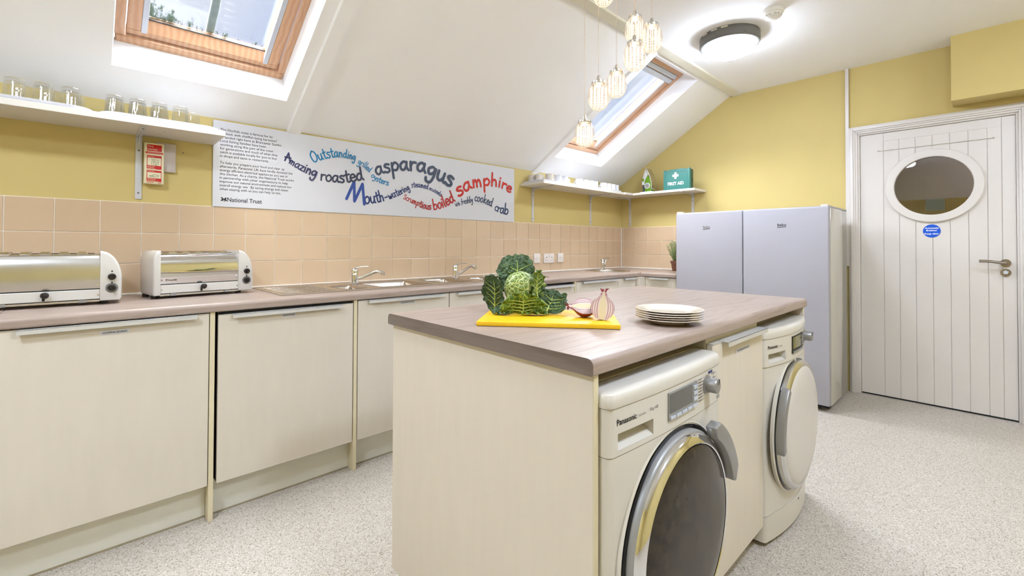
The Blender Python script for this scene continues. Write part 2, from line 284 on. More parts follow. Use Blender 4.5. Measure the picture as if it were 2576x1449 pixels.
# ------------------------------------------------------------------ helpers
def wm(o):
    M = Matrix.Identity(4)
    while o is not None:
        M = o.matrix_basis @ M
        o = o.parent
    return M
class MB:
    """collects faces; build() links them as ONE mesh object"""
    def __init__(self): self.v = []; self.f = []; self.mi = []
    def add(self, vs, fs, mi=0, M=None):
        o = len(self.v)
        self.v += [tuple(M @ Vector(p)) if M else tuple(p) for p in vs]
        self.f += [tuple(i + o for i in f) for f in fs]; self.mi += [mi] * len(fs)
        return self
    def box(self, x0, x1, y0, y1, z0, z1, bev=0.0, seg=2, mi=0, M=None):
        if x0 > x1: x0, x1 = x1, x0
        if y0 > y1: y0, y1 = y1, y0
        if z0 > z1: z0, z1 = z1, z0
        vs = [(x, y, z) for x in (x0, x1) for y in (y0, y1) for z in (z0, z1)]
        fs = [(0, 1, 3, 2), (4, 6, 7, 5), (0, 4, 5, 1), (2, 3, 7, 6), (0, 2, 6, 4), (1, 5, 7, 3)]
        if bev > 0:
            bev = min(bev, 0.49 * min(x1 - x0, y1 - y0, z1 - z0))
            bm = bmesh.new(); bv = [bm.verts.new(p) for p in vs]
            for f in fs: bm.faces.new([bv[i] for i in f])
            bmesh.ops.bevel(bm, geom=list(bm.edges), offset=bev, segments=seg, affect='EDGES', profile=0.5)
            bm.verts.index_update()
            vs = [tuple(q.co) for q in bm.verts]; fs = [tuple(q.index for q in f.verts) for f in bm.faces]; bm.free()
        return self.add(vs, fs, mi, M)
    def prism(self, poly, a, b, axis='z', mi=0, M=None, bev=0.0, seg=2):
        """poly in the plane normal to axis: x->(y,z), y->(x,z), z->(x,y)"""
        P = {'x': lambda p, w: (w, p[0], p[1]), 'y': lambda p, w: (p[0], w, p[1]), 'z': lambda p, w: (p[0], p[1], w)}[axis]
        n = len(poly); vs = [P(p, a) for p in poly] + [P(p, b) for p in poly]
        fs = [tuple(range(n)), tuple(range(2 * n - 1, n - 1, -1))] + [(i, (i + 1) % n, n + (i + 1) % n, n + i) for i in range(n)]
        if bev > 0:
            bm = bmesh.new(); bv = [bm.verts.new(p) for p in vs]
            for f in fs: bm.faces.new([bv[i] for i in f])
            bmesh.ops.recalc_face_normals(bm, faces=bm.faces)
            ed = [e for e in bm.edges if len(e.link_faces) == 2 and e.calc_face_angle(0) > 0.7]
            bmesh.ops.bevel(bm, geom=ed, offset=bev, segments=seg, affect='EDGES', profile=0.5)
            bm.verts.index_update()
            vs = [tuple(q.co) for q in bm.verts]; fs = [tuple(q.index for q in f.verts) for f in bm.faces]; bm.free()
        return self.add(vs, fs, mi, M)
    def plate(self, outer, holes, a, b, axis='z', mi=0, M=None):
        """flat slab with holes (polygons)"""
        P = {'x': lambda p, w: (w, p[0], p[1]), 'y': lambda p, w: (p[0], w, p[1]), 'z': lambda p, w: (p[0], p[1], w)}[axis]
        bm = bmesh.new(); eds = []
        for loop in [outer] + holes:
            vv = [bm.verts.new((p[0], p[1], 0)) for p in loop]
            eds += [bm.edges.new((vv[i], vv[(i + 1) % len(vv)])) for i in range(len(vv))]
        bmesh.ops.triangle_fill(bm, use_beauty=True, edges=eds); bm.verts.index_update()
        flat = [(q.co.x, q.co.y) for q in bm.verts]; tris = [tuple(q.index for q in f.verts) for f in bm.faces]; bm.free()
        n = len(flat)
        fs = tris + [tuple(i + n for i in reversed(t)) for t in tris]; s = 0
        for loop in [outer] + holes:
            k = len(loop); fs += [(s + i, s + (i + 1) % k, n + s + (i + 1) % k, n + s + i) for i in range(k)]; s += k
        return self.add([P(p, a) for p in flat] + [P(p, b) for p in flat], fs, mi, M)
    def lathe(self, prof, seg=32, M=None, mi=0, rfun=None, close=False):
        vs = []; n = len(prof)
        for k in range(seg):
            t = 2 * PI * k / seg; q = rfun(t) if rfun else None
            for j, (r, z) in enumerate(prof):
                rr = r * (q[j] if q else 1); vs.append((rr * math.cos(t), rr * math.sin(t), z))
        fs = []
        for k in range(seg):
            k2 = (k + 1) % seg
            for j in range(n - 1 + (1 if close else 0)):
                j2 = (j + 1) % n; fs.append((k * n + j, k2 * n + j, k2 * n + j2, k * n + j2))
        if not close:
            if prof[0][0] > 1e-6: fs.append(tuple(k * n for k in reversed(range(seg))))
            if prof[-1][0] > 1e-6: fs.append(tuple(k * n + n - 1 for k in range(seg)))
        return self.add(vs, fs, mi, M)
    def tube(self, pts, r, seg=10, mi=0, M=None, flat=1.0, caps=True):
        pts = [Vector(p) for p in pts]; n = len(pts); rs = r if isinstance(r, (list, tuple)) else [r] * n
        vs = []; ref = None
        for i, p in enumerate(pts):
            t = (pts[min(i + 1, n - 1)] - pts[max(i - 1, 0)]).normalized()
            if ref is None: ref = t.orthogonal().normalized() if abs(t.z) > 0.99 else t.cross(Vector((0, 0, 1))).normalized()
            a = (ref - t * ref.dot(t)).normalized(); b = t.cross(a); ref = a
            vs += [tuple(p + a * rs[i] * math.cos(2 * PI * k / seg) + b * rs[i] * flat * math.sin(2 * PI * k / seg)) for k in range(seg)]
        fs = [(i * seg + k, i * seg + (k + 1) % seg, (i + 1) * seg + (k + 1) % seg, (i + 1) * seg + k) for i in range(n - 1) for k in range(seg)]
        if caps: fs += [tuple(reversed(range(seg))), tuple((n - 1) * seg + k for k in range(seg))]
        return self.add(vs, fs, mi, M)
    def cyl(self, c, r, h, axis='z', seg=24, mi=0, r2=None):
        A = {'z': Matrix.Identity(4), 'x': Matrix.Rotation(PI / 2, 4, 'Y'), 'y': Matrix.Rotation(-PI / 2, 4, 'X'), '-y': Matrix.Rotation(PI / 2, 4, 'X'), '-x': Matrix.Rotation(-PI / 2, 4, 'Y')}[axis]
        return self.lathe([(r, 0), (r if r2 is None else r2, h)], seg, Matrix.Translation(c) @ A, mi)
    def build(self, name, mats, parent=None, smooth=None, local=False, fix=True):
        me = bpy.data.meshes.new(name)
        vs = self.v
        if parent is not None and not local:
            I = wm(parent).inverted(); vs = [tuple(I @ Vector(p)) for p in vs]
        me.from_pydata(vs, [], self.f)
        ms = mats if isinstance(mats, (list, tuple)) else [mats]
        for q in ms: me.materials.append(MATS[q])
        if len(ms) > 1:
            me.polygons.foreach_set('material_index', self.mi)
        if fix:
            bm = bmesh.new(); bm.from_mesh(me); bmesh.ops.recalc_face_normals(bm, faces=bm.faces); bm.to_mesh(me); bm.free()
        if smooth is not None:
            me.polygons.foreach_set('use_smooth', [True] * len(me.polygons)); me.set_sharp_from_angle(angle=math.radians(smooth))
        me.update()
        o = bpy.data.objects.new(name, me); COL.objects.link(o)
        if parent is not None: o.parent = parent
        return o
def tag(o, label=None, cat=None, group=None, kind=None):
    if label: o['label'] = label
    if cat: o['category'] = cat
    if group: o['group'] = group
    if kind: o['kind'] = kind
    return o
def thing(name, loc, label, cat, rotz=0.0, group=None):
    o = bpy.data.objects.new(name, None); COL.objects.link(o); o.empty_display_size = 0.05
    o.location = loc; o.rotation_euler = (0, 0, rotz); tag(o, label, cat, group)
    return o
def struct(o): o['kind'] = 'structure'; return o
def struct_root(name, loc, rot=(0, 0, 0)):
    o = bpy.data.objects.new(name, None); COL.objects.link(o); o.empty_display_size = 0.05
    o.location = loc; o.rotation_euler = rot; o['kind'] = 'structure'; return o
def copy_tree(o, parent=None):
    c = o.copy(); COL.objects.link(c); c.parent = parent
    for ch in o.children: copy_tree(ch, c)
    return c
def catmull(pts, n=8):
    P = [Vector(p) for p in pts]
    if len(P) < 3: return [P[0].lerp(P[-1], i / n) for i in range(n + 1)]
    out = []
    for i in range(len(P) - 1):
        a, b, c, d = P[max(i - 1, 0)], P[i], P[i + 1], P[min(i + 2, len(P) - 1)]
        for k in range(n):
            t = k / n; out.append(0.5 * ((2 * b) + (c - a) * t + (2 * a - 5 * b + 4 * c - d) * t * t + (3 * b - a - 3 * c + d) * t ** 3))
    out.append(P[-1]); return out
def circle(cx, cy, r, n=32, ry=None): return [(cx + r * math.cos(2 * PI * k / n), cy + (ry or r) * math.sin(2 * PI * k / n)) for k in range(n)]
def rrect(x0, x1, y0, y1, r, n=5):
    out = []
    for cx, cy, a in ((x1 - r, y1 - r, 0), (x0 + r, y1 - r, PI / 2), (x0 + r, y0 + r, PI), (x1 - r, y0 + r, 1.5 * PI)):
        out += [(cx + r * math.cos(a + PI / 2 * k / n), cy + r * math.sin(a + PI / 2 * k / n)) for k in range(n + 1)]
    return out
# flat print: outline lettering turned into mesh
_tc = {}
def text_geo(body, bold=0.0, space=1.0):
    key = (body, bold, space)
    if key not in _tc:
        cu = bpy.data.curves.new('lettering', 'FONT'); cu.body = body; cu.size = 1.0; cu.resolution_u = 3; cu.offset = bold; cu.space_character = space; cu.fill_mode = 'FRONT'
        ob = bpy.data.objects.new('lettering', cu); me = ob.to_mesh()
        _tc[key] = ([tuple(q.co) for q in me.vertices], [tuple(p.vertices) for p in me.polygons])
        ob.to_mesh_clear(); bpy.data.objects.remove(ob); bpy.data.curves.remove(cu)
    return _tc[key]
def add_text(mb, body, origin, xdir, ydir, size, width=None, bold=0.0, anchor='l', mi=0):
    vs, fs = text_geo(body, bold)
    x0 = min(v[0] for v in vs); x1 = max(v[0] for v in vs); sx = (width / (x1 - x0)) if width else size
    off = {'l': x0, 'c': (x0 + x1) / 2, 'r': x1}[anchor]
    O, X, Y = Vector(origin), Vector(xdir), Vector(ydir)
    mb.add([O + X * (v[0] - off) * sx + Y * v[1] * size for v in vs], fs, mi)
XW, ZW = (1, 0, 0), (0, 0, 1)       # lettering on things facing -y
XE = (0, -1, 0)                     # lettering on things facing -x

# ------------------------------------------------------------------ room shell
ZC = 2.5925; SL = 0.623; Z0 = 1.843
NN = Vector((0, SL, 1)).normalized()
XL, YB = -6.4, -4.7
def slope(x, y, d=0.0): return (x, y, Z0 - SL * y + d / NN.z)
struct(MB().box(XL - .12, 1.6, YB - .12, 0.12, -0.1, 0.0).build('floor', 'speckled_vinyl'))
# tiled long wall
wl = struct(MB().box(XL, 0.12, 0.0, 0.12, 0.0, Z0 + 0.02).build('wall_left', 'wall_yellow'))
wr = struct(MB().prism([(0.12, 0), (0.12, Z0 - SL * .12), (-1.25, Z0 + SL * 1.25), (-1.32, ZC + .02), (YB, ZC + .02), (YB, 0), (-3.085, 0), (-3.085, 2.10), (-2.155, 2.10), (-2.155, 0)], 0.0, 0.12, 'x').build('wall_right', 'wall_yellow'))
struct(MB().box(XL - .12, XL, YB - .12, .12, 0, 2.7).build('wall_rear', 'wall_yellow'))
struct(MB().box(XL, 0.12, YB - .12, YB, 0, 2.7).build('wall_front', 'wall_yellow'))
struct(MB().box(XL - .12, .12, YB - .12, -1.26, ZC, ZC + .08).build('ceiling', 'ceiling_white'))
# sloping ceiling with the two roof-window openings and their plaster reveals
W1 = (-4.398, -3.662); W2 = (-1.396, -0.662); YO = (-0.188, -1.189); YI = (-0.14, -1.05); DL = 0.15
xs = [XL - .12, W1[0], W1[1], W2[0], W2[1], 0.0]; xo = [XL - .12, W1[0] + .01, W1[1] - .01, W2[0] + .01, W2[1] - .01, 0.0]
ys = [0.0, YO[0], YO[1], -1.28]; yo = [0.12, YI[0], YI[1], -1.28]
mb = MB(); gi = {}
for i in range(6):
    for j in range(4):
        for w in (0, 1):
            mb.v.append(slope(xs[i], ys[j]) if w == 0 else slope(xo[i], yo[j], DL)); gi[i, j, w] = len(mb.v) - 1
hole = lambda i, j: not (0 <= i < 5 and 0 <= j < 3) or (j == 1 and i in (1, 3))
for i in range(5):
    for j in range(3):
        if hole(i, j): continue
        for w in (0, 1):
            q = (gi[i, j, w], gi[i + 1, j, w], gi[i + 1, j + 1, w], gi[i, j + 1, w]); mb.f.append(q); mb.mi.append(0)
        for di, dj, a, b in ((-1, 0, (i, j), (i, j + 1)), (1, 0, (i + 1, j), (i + 1, j + 1)), (0, -1, (i, j), (i + 1, j)), (0, 1, (i, j + 1), (i + 1, j + 1))):
            if hole(i + di, j + dj):
                mb.f.append((gi[a[0], a[1], 0], gi[b[0], b[1], 0], gi[b[0], b[1], 1], gi[a[0], a[1], 1])); mb.mi.append(1 if 0 <= i + di < 5 and 0 <= j + dj < 3 else 0)
struct(mb.build('ceiling_slope', ['ceiling_white', 'reveal_white']))
# boxed rafters and purlin
def rib(name, x0, x1, d):
    y0, y1 = 0.0, -1.24
    vs = []
    for y in (y0, y1):
        vs += [slope(x0, y, 0.01), slope(x1, y, 0.01), slope(x1 - .006, y, -d), slope(x0 + .006, y, -d)]
    return struct(MB().add(vs, [(0, 1, 2, 3), (4, 7, 6, 5), (0, 4, 5, 1), (1, 5, 6, 2), (2, 6, 7, 3), (3, 7, 4, 0)]).build(name, 'ceiling_white'))
rib('trim_1', -3.605, -3.522, 0.022); rib('trim_2', -1.492, -1.402, 0.02)
struct(MB().box(XL, 0.0, -1.31, -1.225, 2.578, 2.66, 0.006).build('trim_3', 'purlin_paint'))
# boxed-in duct over the door, white trunking beside the door frame
struct(MB().box(-0.2, 0.0, -4.7, -2.722, 2.15, ZC + .01, 0.003).build('trim_4', 'wall_yellow'))
struct(MB().box(-0.022, 0.0, -2.126, -2.103, 1.0, ZC, 0.002).build('trim_5', 'gloss_white'))
# tiles: three courses of 150 mm tiles, each its own piece standing proud of the grout
TP, TH, TX0 = 0.152, 0.1503, -1.5356
ZT = [1.362 - TH * k for k in range(4)]
def tile_mesh(w, h, wall):
    m_ = MB()
    if wall == 'l': m_.box(-w / 2, w / 2, -0.0035, 0.003, -h / 2, h / 2, 0.0018, 2)
    else: m_.box(-0.0035, 0.003, -w / 2, w / 2, -h / 2, h / 2, 0.0018, 2)
    o = m_.build('tile', 'tile_peach'); me = o.data; bpy.data.objects.remove(o); return me
MB().box(XL, 0.0, -0.0045, 0.0, .905, 1.363).build('tile_bed', 'grout', wl)
MB().box(-0.0045, 0.0, -1.06, 0.0, .905, 1.363).build('tile_bed', 'grout', wr)
G = 0.0035
full = tile_mesh(TP - G, TH - G, 'l'); x = TX0 - 24 * TP; cache = {}
while x < -0.01:
    a, b = x, min(x + TP, -0.006)
    w = b - a - G
    if w > 0.01:
        key = round(w, 3)
        if key not in cache: cache[key] = full if abs(w - (TP - G)) < 1e-4 else tile_mesh(w, TH - G, 'l')
        for k in range(3):
            t = bpy.data.objects.new('tile', cache[key]); COL.objects.link(t); t.parent = wl; t.location = ((a + b) / 2, -0.0045, (ZT[k] + ZT[k + 1]) / 2)
    x += TP
cache = {}; y = -0.033
for k2 in range(8):
    a, b = (0.0, -0.033) if k2 == 0 else (y, y - TP)
    if k2 > 0: y -= TP
    w = abs(b - a) - G
    key = round(w, 3)
    if key not in cache: cache[key] = tile_mesh(w, TH - G, 'e')
    for k in range(3):
        t = bpy.data.objects.new('tile', cache[key]); COL.objects.link(t); t.parent = wr; t.location = (-0.0045, (a + b) / 2, (ZT[k] + ZT[k + 1]) / 2)
struct(MB().box(XL, -0.005, -0.018, -0.006, 0.908, 0.918, .003).build('trim_6', 'sealant'))
struct(MB().box(-0.018, -0.006, -1.0, -0.005, 0.908, 0.918, .003).build('trim_7', 'sealant'))
struct(MB().box(-0.011, -0.006, -0.011, -0.006, 0.915, 1.362).build('trim_8', 'sealant'))

# ------------------------------------------------------------------ roof windows (pine, with sash, pane and blind channels)
def roof_window(name, xc, pane, bar):
    r = struct_root(name, slope(xc, -0.69), (-math.atan(SL), 0, 0))
    hx = 0.357; yb, yt = 0.555, -0.518        # +y is down the slope, +z out of the roof
    fwid = 0.032
    def P(n, m, *b, **k): return MB().box(*b, k.get('bev', .004)).build(n, m, r, local=True)
    P('frame_rail', 'pine', -hx, hx, yb - fwid, yb + .02, .132, .235, bev=.008); P('frame_rail', 'pine', -hx, hx, yt - .02, yt + fwid, .132, .235, bev=.008)
    P('frame_stile', 'pine', -hx - .012, -hx + fwid, yt, yb - fwid, .136, .235); P('frame_stile', 'pine', hx - fwid, hx + .012, yt, yb - fwid, .136, .235)
    a, b = hx - fwid - .006, 0.052
    y1, y0 = yb - fwid - .006, yt + fwid + .006
    s = MB().box(-a, a, y1 - b * .55, y1, .150, .225, .003).build('sash', 'pine', r, local=True)
    # bottom rail upper half is chamfered back towards the glass
    MB().prism([(y1 - b * .55, .150), (y1 - b * .55, .21), (y1 - b * 1.5, .21), (y1 - b * 1.5, .190)], -a + b, a - b, 'x').build('glazing_rail', 'pine', s, local=True)
    MB().box(-a, a, y0, y0 + b, .150, .225, .003).build('sash_rail', 'pine', s, local=True)
    for sg in (-1, 1):
        MB().box(sg * a, sg * (a - b), y0 + b, y1 - b * .55, .150, .225, .003).build('sash_stile', 'pine', s, local=True)
        MB().box(sg * (a - b), sg * (a - b - .022), y0 + b, y1 - b * .4, .149, .172, .002).build('blind_channel', 'grey_alu', r, local=True)
        MB().prism([(sg * (a - b - .010), .172), (sg * (a - b), .172), (sg * (a - b), .21), (sg * (a - b - .024), .206)], y0 + b, y1 - b, 'y').build('glazing_stile', 'pine', s, local=True)
    MB().box(-a + b, a - b, y0 + b - .002, y1 - b * .8, .203, .209).build('pane', pane, r, local=True)
    MB().box(-a, a, y0 + b * .9, y0 + b * 1.75, .138, .165, .006).build('blind_cassette', 'grey_alu', r, local=True)
    MB().box(-a, a, y0 - .004, y0 + b * .7, .134, .152, .006).build('vent_flap', 'grey_alu', r, local=True)
    MB().box(-a + b, a - b, y1 - b * 1.5, y1 - b * 1.42, .185, .206).build('gasket', 'seal_black', s, local=True)
    MB().cyl((hx - fwid - .004, yb - .07, .16), .006, .012, '-x', 12).build('screw', 'black_plastic', r, local=True)
    if bar:
        MB().box(-.018, .018, y0, y1 - b * .9, .214, .236, .003).build('glazing_bar', 'bar_slate', r, local=True)
    # roof covering frame outside
    return r
roof_window('window_1', (W1[0] + W1[1]) / 2, 'pane_lichen', True)
roof_window('window_2', (W2[0] + W2[1]) / 2, 'pane_clear', False)

# ------------------------------------------------------------------ boarded door with round window
DY0, DY1, DZ = -2.194, -3.018, 2.036
dr = struct_root('door_1', (0, (DY0 + DY1) / 2, 0))
YCC, ZCC = -2.612, 1.602
xf = 0.010            # leaf face
leaf = MB().plate([(DY0, .012), (DY1, .012), (DY1, DZ), (DY0, DZ)], [circle(YCC, ZCC, .235, 40)], xf + .004, xf + .044, 'x').build('leaf', 'gloss_white', dr)
gr = [DY0, -2.337, -2.429, -2.521, -2.613, -2.705, -2.797, -2.889, -2.955, DY1]
zt = 1.972
for k in range(9):
    a, b = gr[k], gr[k + 1]
    a -= .002 if k else 0; b += .002 if k < 8 else 0
    top = DZ if k in (0, 8) else zt
    ins = lambda yy: math.sqrt(max(0, .235 ** 2 - (yy - YCC) ** 2))
    lo, hi = min(a, b), max(a, b); m_ = MB(); R_ = .235
    if hi < YCC - R_ or lo > YCC + R_: polys = [[(lo, .012), (hi, .012), (hi, top), (lo, top)]]
    else:
        i0, i1 = max(lo, YCC - R_), min(hi, YCC + R_); N_ = 8; seq = [i0 + (i1 - i0) * q / N_ for q in range(N_ + 1)]
        up_ = [(yy, ZCC + ins(yy)) for yy in seq]; dn = [(yy, ZCC - ins(yy)) for yy in seq]
        polys = []
        if i0 > lo + 1e-6: polys.append([(lo, .012), (i0, .012), (i0, top), (lo, top)])
        if i1 < hi - 1e-6: polys.append([(i1, .012), (hi, .012), (hi, top), (i1, top)])
        polys.append([(i0, .012), (i1, .012)] + dn[::-1]); polys.append(up_ + [(i1, top), (i0, top)])
    for p in polys: m_.prism(p, xf, xf + .005, 'x')
    m_.build('board', 'gloss_white', leaf)
MB().box(xf, xf + .005, gr[1] - .0012, gr[8] + .0012, zt + .0007, DZ).build('top_rail', 'gloss_white', leaf)
MB().box(xf + .002, xf + .03, DY0, DY1, .002, .0125).build('threshold_seal', 'seal_black', dr)
rg = MB(); RM = Matrix.Translation((xf, YCC, ZCC)) @ Matrix.Rotation(-PI / 2, 4, 'Y')
rg.lathe([(.212, -.02), (.212, .012), (.216, .016), (.262, .016), (.268, .010), (.268, -.001)], 72, RM, close=True)
ring = rg.build('porthole_ring', 'gloss_white', dr, 35)
MB().cyl((xf + .012, YCC, ZCC), .216, .005, 'x', 64).build('pane', 'pane_door', dr)
wmesh = MB()
for k in range(-16, 17):
    c = k * .013
    if abs(c) < .21:
        h = math.sqrt(.212 ** 2 - c * c)
        wmesh.box(xf + .0185, xf + .0195, YCC + c - .0004, YCC + c + .0004, ZCC - h, ZCC + h); wmesh.box(xf + .0185, xf + .0195, YCC - h, YCC + h, ZCC + c - .0004, ZCC + c + .0004)
tag(wmesh.build('glass_wire', 'wire_pale', dr), kind='stuff')
MB().box(xf + .021, xf + .023, -2.572, -2.676, 1.42, 1.508).build('notice', 'notice_paper', dr)
MB().tube([(xf - .008, -2.307, 1.9), (xf - .008, -2.92, 1.9)], .0022, 8).build('curtain_wire', 'gloss_white', dr, 40)
for yy in (-2.307, -2.92): MB().tube([(xf, yy, 1.9), (xf - .012, yy, 1.9)], .004, 10).build('wire_hook', 'chrome', dr, 40)
# lever handle and thumb turn
lv = MB().cyl((xf - .009, -2.968, 1.049), .026, .009, 'x', 32).build('handle_rose', 'satin_nickel', dr, 40)
MB().tube(catmull([(xf - .004, -2.968, 1.049), (xf - .045, -2.968, 1.049), (xf - .052, -2.958, 1.05), (xf - .05, -2.93, 1.054), (xf - .048, -2.89, 1.06), (xf - .046, -2.845, 1.06)], 6), .0095, 14).build('lever', 'satin_nickel', lv, 50)
k2 = MB().cyl((xf - .009, -2.968, .985), .026, .009, 'x', 32).build('lock_rose', 'satin_nickel', dr, 40)
st = [(-2.968 + (.015 if i % 2 == 0 else .010) * math.sin(2 * PI * i / 10), .987 + (.015 if i % 2 == 0 else .010) * math.cos(2 * PI * i / 10)) for i in range(10)]
MB().prism(st, xf - .03, xf - .009, 'x', bev=.002).build('thumb_turn', 'grey_alu', k2)
# frame: lining, stop and moulded architrave
OY0, OY1, OZ = -2.122, -3.088, 2.108
fr = MB()
def frame_run(step, x0, x1, ext):
    a0, a1, az = DY0 + .002 + step, DY1 - .002 - step, DZ + .002 + step
    b0, b1, bz = a0 + ext, a1 - ext, az + ext
    fr.box(x0, x1, a0, b0, 0, bz, .003); fr.box(x0, x1, b1, a1, 0, bz, .003); fr.box(x0, x1, a0, a1, az, bz, .003)
frame_run(0.0, -.004, .12, .03); frame_run(.012, -.016, .02, .022); frame_run(.026, -.024, .0, .018); frame_run(.038, -.032, .0, .020); frame_run(.056, -.022, .0, .014)
fr.build('architrave', 'gloss_white', dr, 35)
# dim corridor seen through the porthole
struct(MB().box(1.5, 1.6, -4.2, -1.2, 0, 1.62).build('wall_beyond', 'corridor_dark'))
mb = MB().box(.12, 1.6, -4.2, -1.2, 2.4, 2.5).box(1.5, 1.6, -4.2, -1.2, 1.62, 2.5).box(.12, 1.6, -1.3, -1.2, 0, 2.5).box(.12, 1.6, -4.2, -4.1, 0, 2.5)
struct(mb.build('ceiling_beyond', 'corridor_grey'))

cl = bpy.data.lights.new('corridor_fill', 'POINT'); cl.energy = 34.0; cl.shadow_soft_size = .12; cl.color = (1.0, .97, .94)  # added fill light, brightens the corridor behind the porthole; no fitting modelled
clo = bpy.data.objects.new('corridor_fill', cl); COL.objects.link(clo); clo.location = (.9, -3.3, 2.25)

# ------------------------------------------------------------------ base units along the tiled wall
YD = -0.645; YCAR = -0.626; YPL = -0.588; ZD0, ZD1 = 0.15, 0.866
def grip(mbx, x0, x1, y, z, mode='w'):
    """aluminium edge grip: top flange along the door plus a deeper lip"""
    mbx.box(x0, x1, y - .024, y + .012, z - .0022, z, .0006, 1); mbx.box(x0, x1, y - .024, y - .0215, z - .016, z, .0006, 1)
def sticker(parent, xc, z, w, text, y):
    s = MB().box(xc - w / 2, xc + w / 2, y - .0008, y, z - .0075, z + .0075).build('name_sticker', 'sign_white', parent)
    m_ = MB(); add_text(m_, text, (xc, y - .0013, z - .0035), XW, ZW, .0098, width=w * .86, bold=.015, anchor='c'); m_.build('lettering', 'print_black', s, fix=False)
def base_unit(x0, x1, label, cat='cabinet', name='base_cabinet', text=None, tx=None, tw=.08, top=ZD1, hx=None, sink=False, dishw=False):
    r = thing(name, ((x0 + x1) / 2, -.3, 0), label, cat)
    if sink:
        q = MB().box(x0 + .001, x0 + .017, YCAR, -.03, .152, .868).box(x1 - .017, x1 - .001, YCAR, -.03, .152, .868).box(x0 + .017, x1 - .017, YCAR, -.03, .152, .168).box(x0 + .017, x1 - .017, -.04, -.03, .168, .868).box(x0 + .017, x1 - .017, YCAR, YCAR + .016, .168, .75)
    else: q = MB().box(x0 + .001, x1 - .001, YCAR, -.03, .152, .868)
    q.build('body', 'gap_black' if dishw else 'carcass', r)
    d = MB().box(x0 + .0015, x1 - .0015, YD, YCAR - .001, ZD0, top, .0015, 1).build('door', 'cream', r)
    MB().box(x0 + .0015, x1 - .0015, YD - .002, YCAR, top - .0005, top + .0016, .0004, 1).build('edge_trim', 'aluminium', d)
    h0, h1 = hx or (x0 + .05, x1 - .045)
    m_ = MB(); grip(m_, h0, h1, YD, top + .001); m_.build('handle', 'aluminium', d)
    if text: sticker(d, tx, .829 if tx < -3.5 else .836, tw, text, YD)
    return r
base_unit(-5.285, -4.688, 'cream base cabinet at the far left end beyond the first toaster')
base_unit(-4.684, -4.092, 'cream base cabinet labelled chopping boards under the toasters', text='CHOPPING BOARDS', tx=-4.39, tw=.082, hx=(-4.639, -4.138))
base_unit(-4.062, -3.469, 'built-in dishwasher with cream front and dark gap at its edge', 'dishwasher', 'dishwasher', text='DISHWASHER', tx=-3.78, tw=.06, top=.856, hx=(-4.011, -3.538), dishw=True)
base_unit(-3.445, -2.870, 'cream base cabinet with a name sticker under the left steel sink', text='CLOTHES AND DUSTER BAGS', tx=-3.154, tw=.1, hx=(-3.393, -2.912), sink=True)
base_unit(-2.867, -2.272, 'cream base cabinet behind the cabbage under the second steel sink', sink=True)
base_unit(-2.262, -1.668, 'built-in appliance front with dark gap above, right of the cabbage', 'dishwasher', 'dishwasher', top=.853, hx=(-2.21, -1.69), dishw=True)
base_unit(-1.643, -1.057, 'cream base cabinet under the socket outlets', hx=(-1.577, -1.086), sink=True)
base_unit(-1.053, -0.760, 'narrow cream base cabinet below the round basin', hx=(-.973, -.79), sink=True)
def end_panel(x0, x1, label):
    o = MB().box(x0, x1, YD, -.03, 0, .872, .001, 1).build('end_panel', 'cream_edge'); tag(o, label, 'panel', 'upright panels between base units')
end_panel(-4.0905, -4.0722, 'upright cream panel left of the labelled dishwasher')
end_panel(-3.4662, -3.448, 'upright cream panel right of the labelled dishwasher')
end_panel(-1.664, -1.646, 'upright cream panel right of the unlabelled built-in appliance')
def plinth(x0, x1, label):
    o = MB().box(x0, x1, YPL, YPL + .016, 0.0, .15).build('plinth', 'plinth'); tag(o, label, 'plinth', 'kick boards under the base units')
    MB().box(x0, x1, YPL - .004, YPL, 0, .006).build('floor_seal', 'floor_bead', o)
plinth(-5.285, -4.0915, 'pale kick board under the chopping boards cabinet')
plinth(-4.0715, -3.467, 'pale kick board under the labelled dishwasher')
plinth(-3.447, -1.665, 'long pale kick board behind the island')
plinth(-1.645, -0.69, 'pale kick board near the room corner')
# corner and return unit beside the fridge
XDE = -0.676
r = thing('base_cabinet', (-.33, -.84, 0), 'small cream base cabinet between the corner and the left fridge', 'cabinet')
MB().box(XDE + .02, -.03, -.998, -.70, .152, .868).build('body', 'carcass', r)
d = MB().box(XDE, XDE + .019, -.996, -.694, ZD0, ZD1, .0015, 1).build('door', 'cream', r)
MB().box(XDE - .002, XDE + .02, -.996, -.694, ZD1, ZD1 + .0016).build('edge_trim', 'aluminium', d)
MB().box(XDE - .024, XDE + .012, -.931, -.742, ZD1 - .001, ZD1 + .0012).box(XDE - .024, XDE - .0215, -.931, -.742, ZD1 - .015, ZD1 + .001).build('handle', 'aluminium', d)
o = MB().box(-.757, XDE + .002, -.690, YD, .15, .868).box(XDE, XDE + .018, -.692, -.64, .15, .868).build('corner_post', 'cream'); tag(o, 'cream corner post where the two worktop runs meet', 'panel')
o = MB().box(-.62, -.604, -1.0, -.69, 0, .15).build('plinth', 'plinth'); tag(o, 'short kick board beside the left fridge', 'plinth', 'kick boards under the base units')

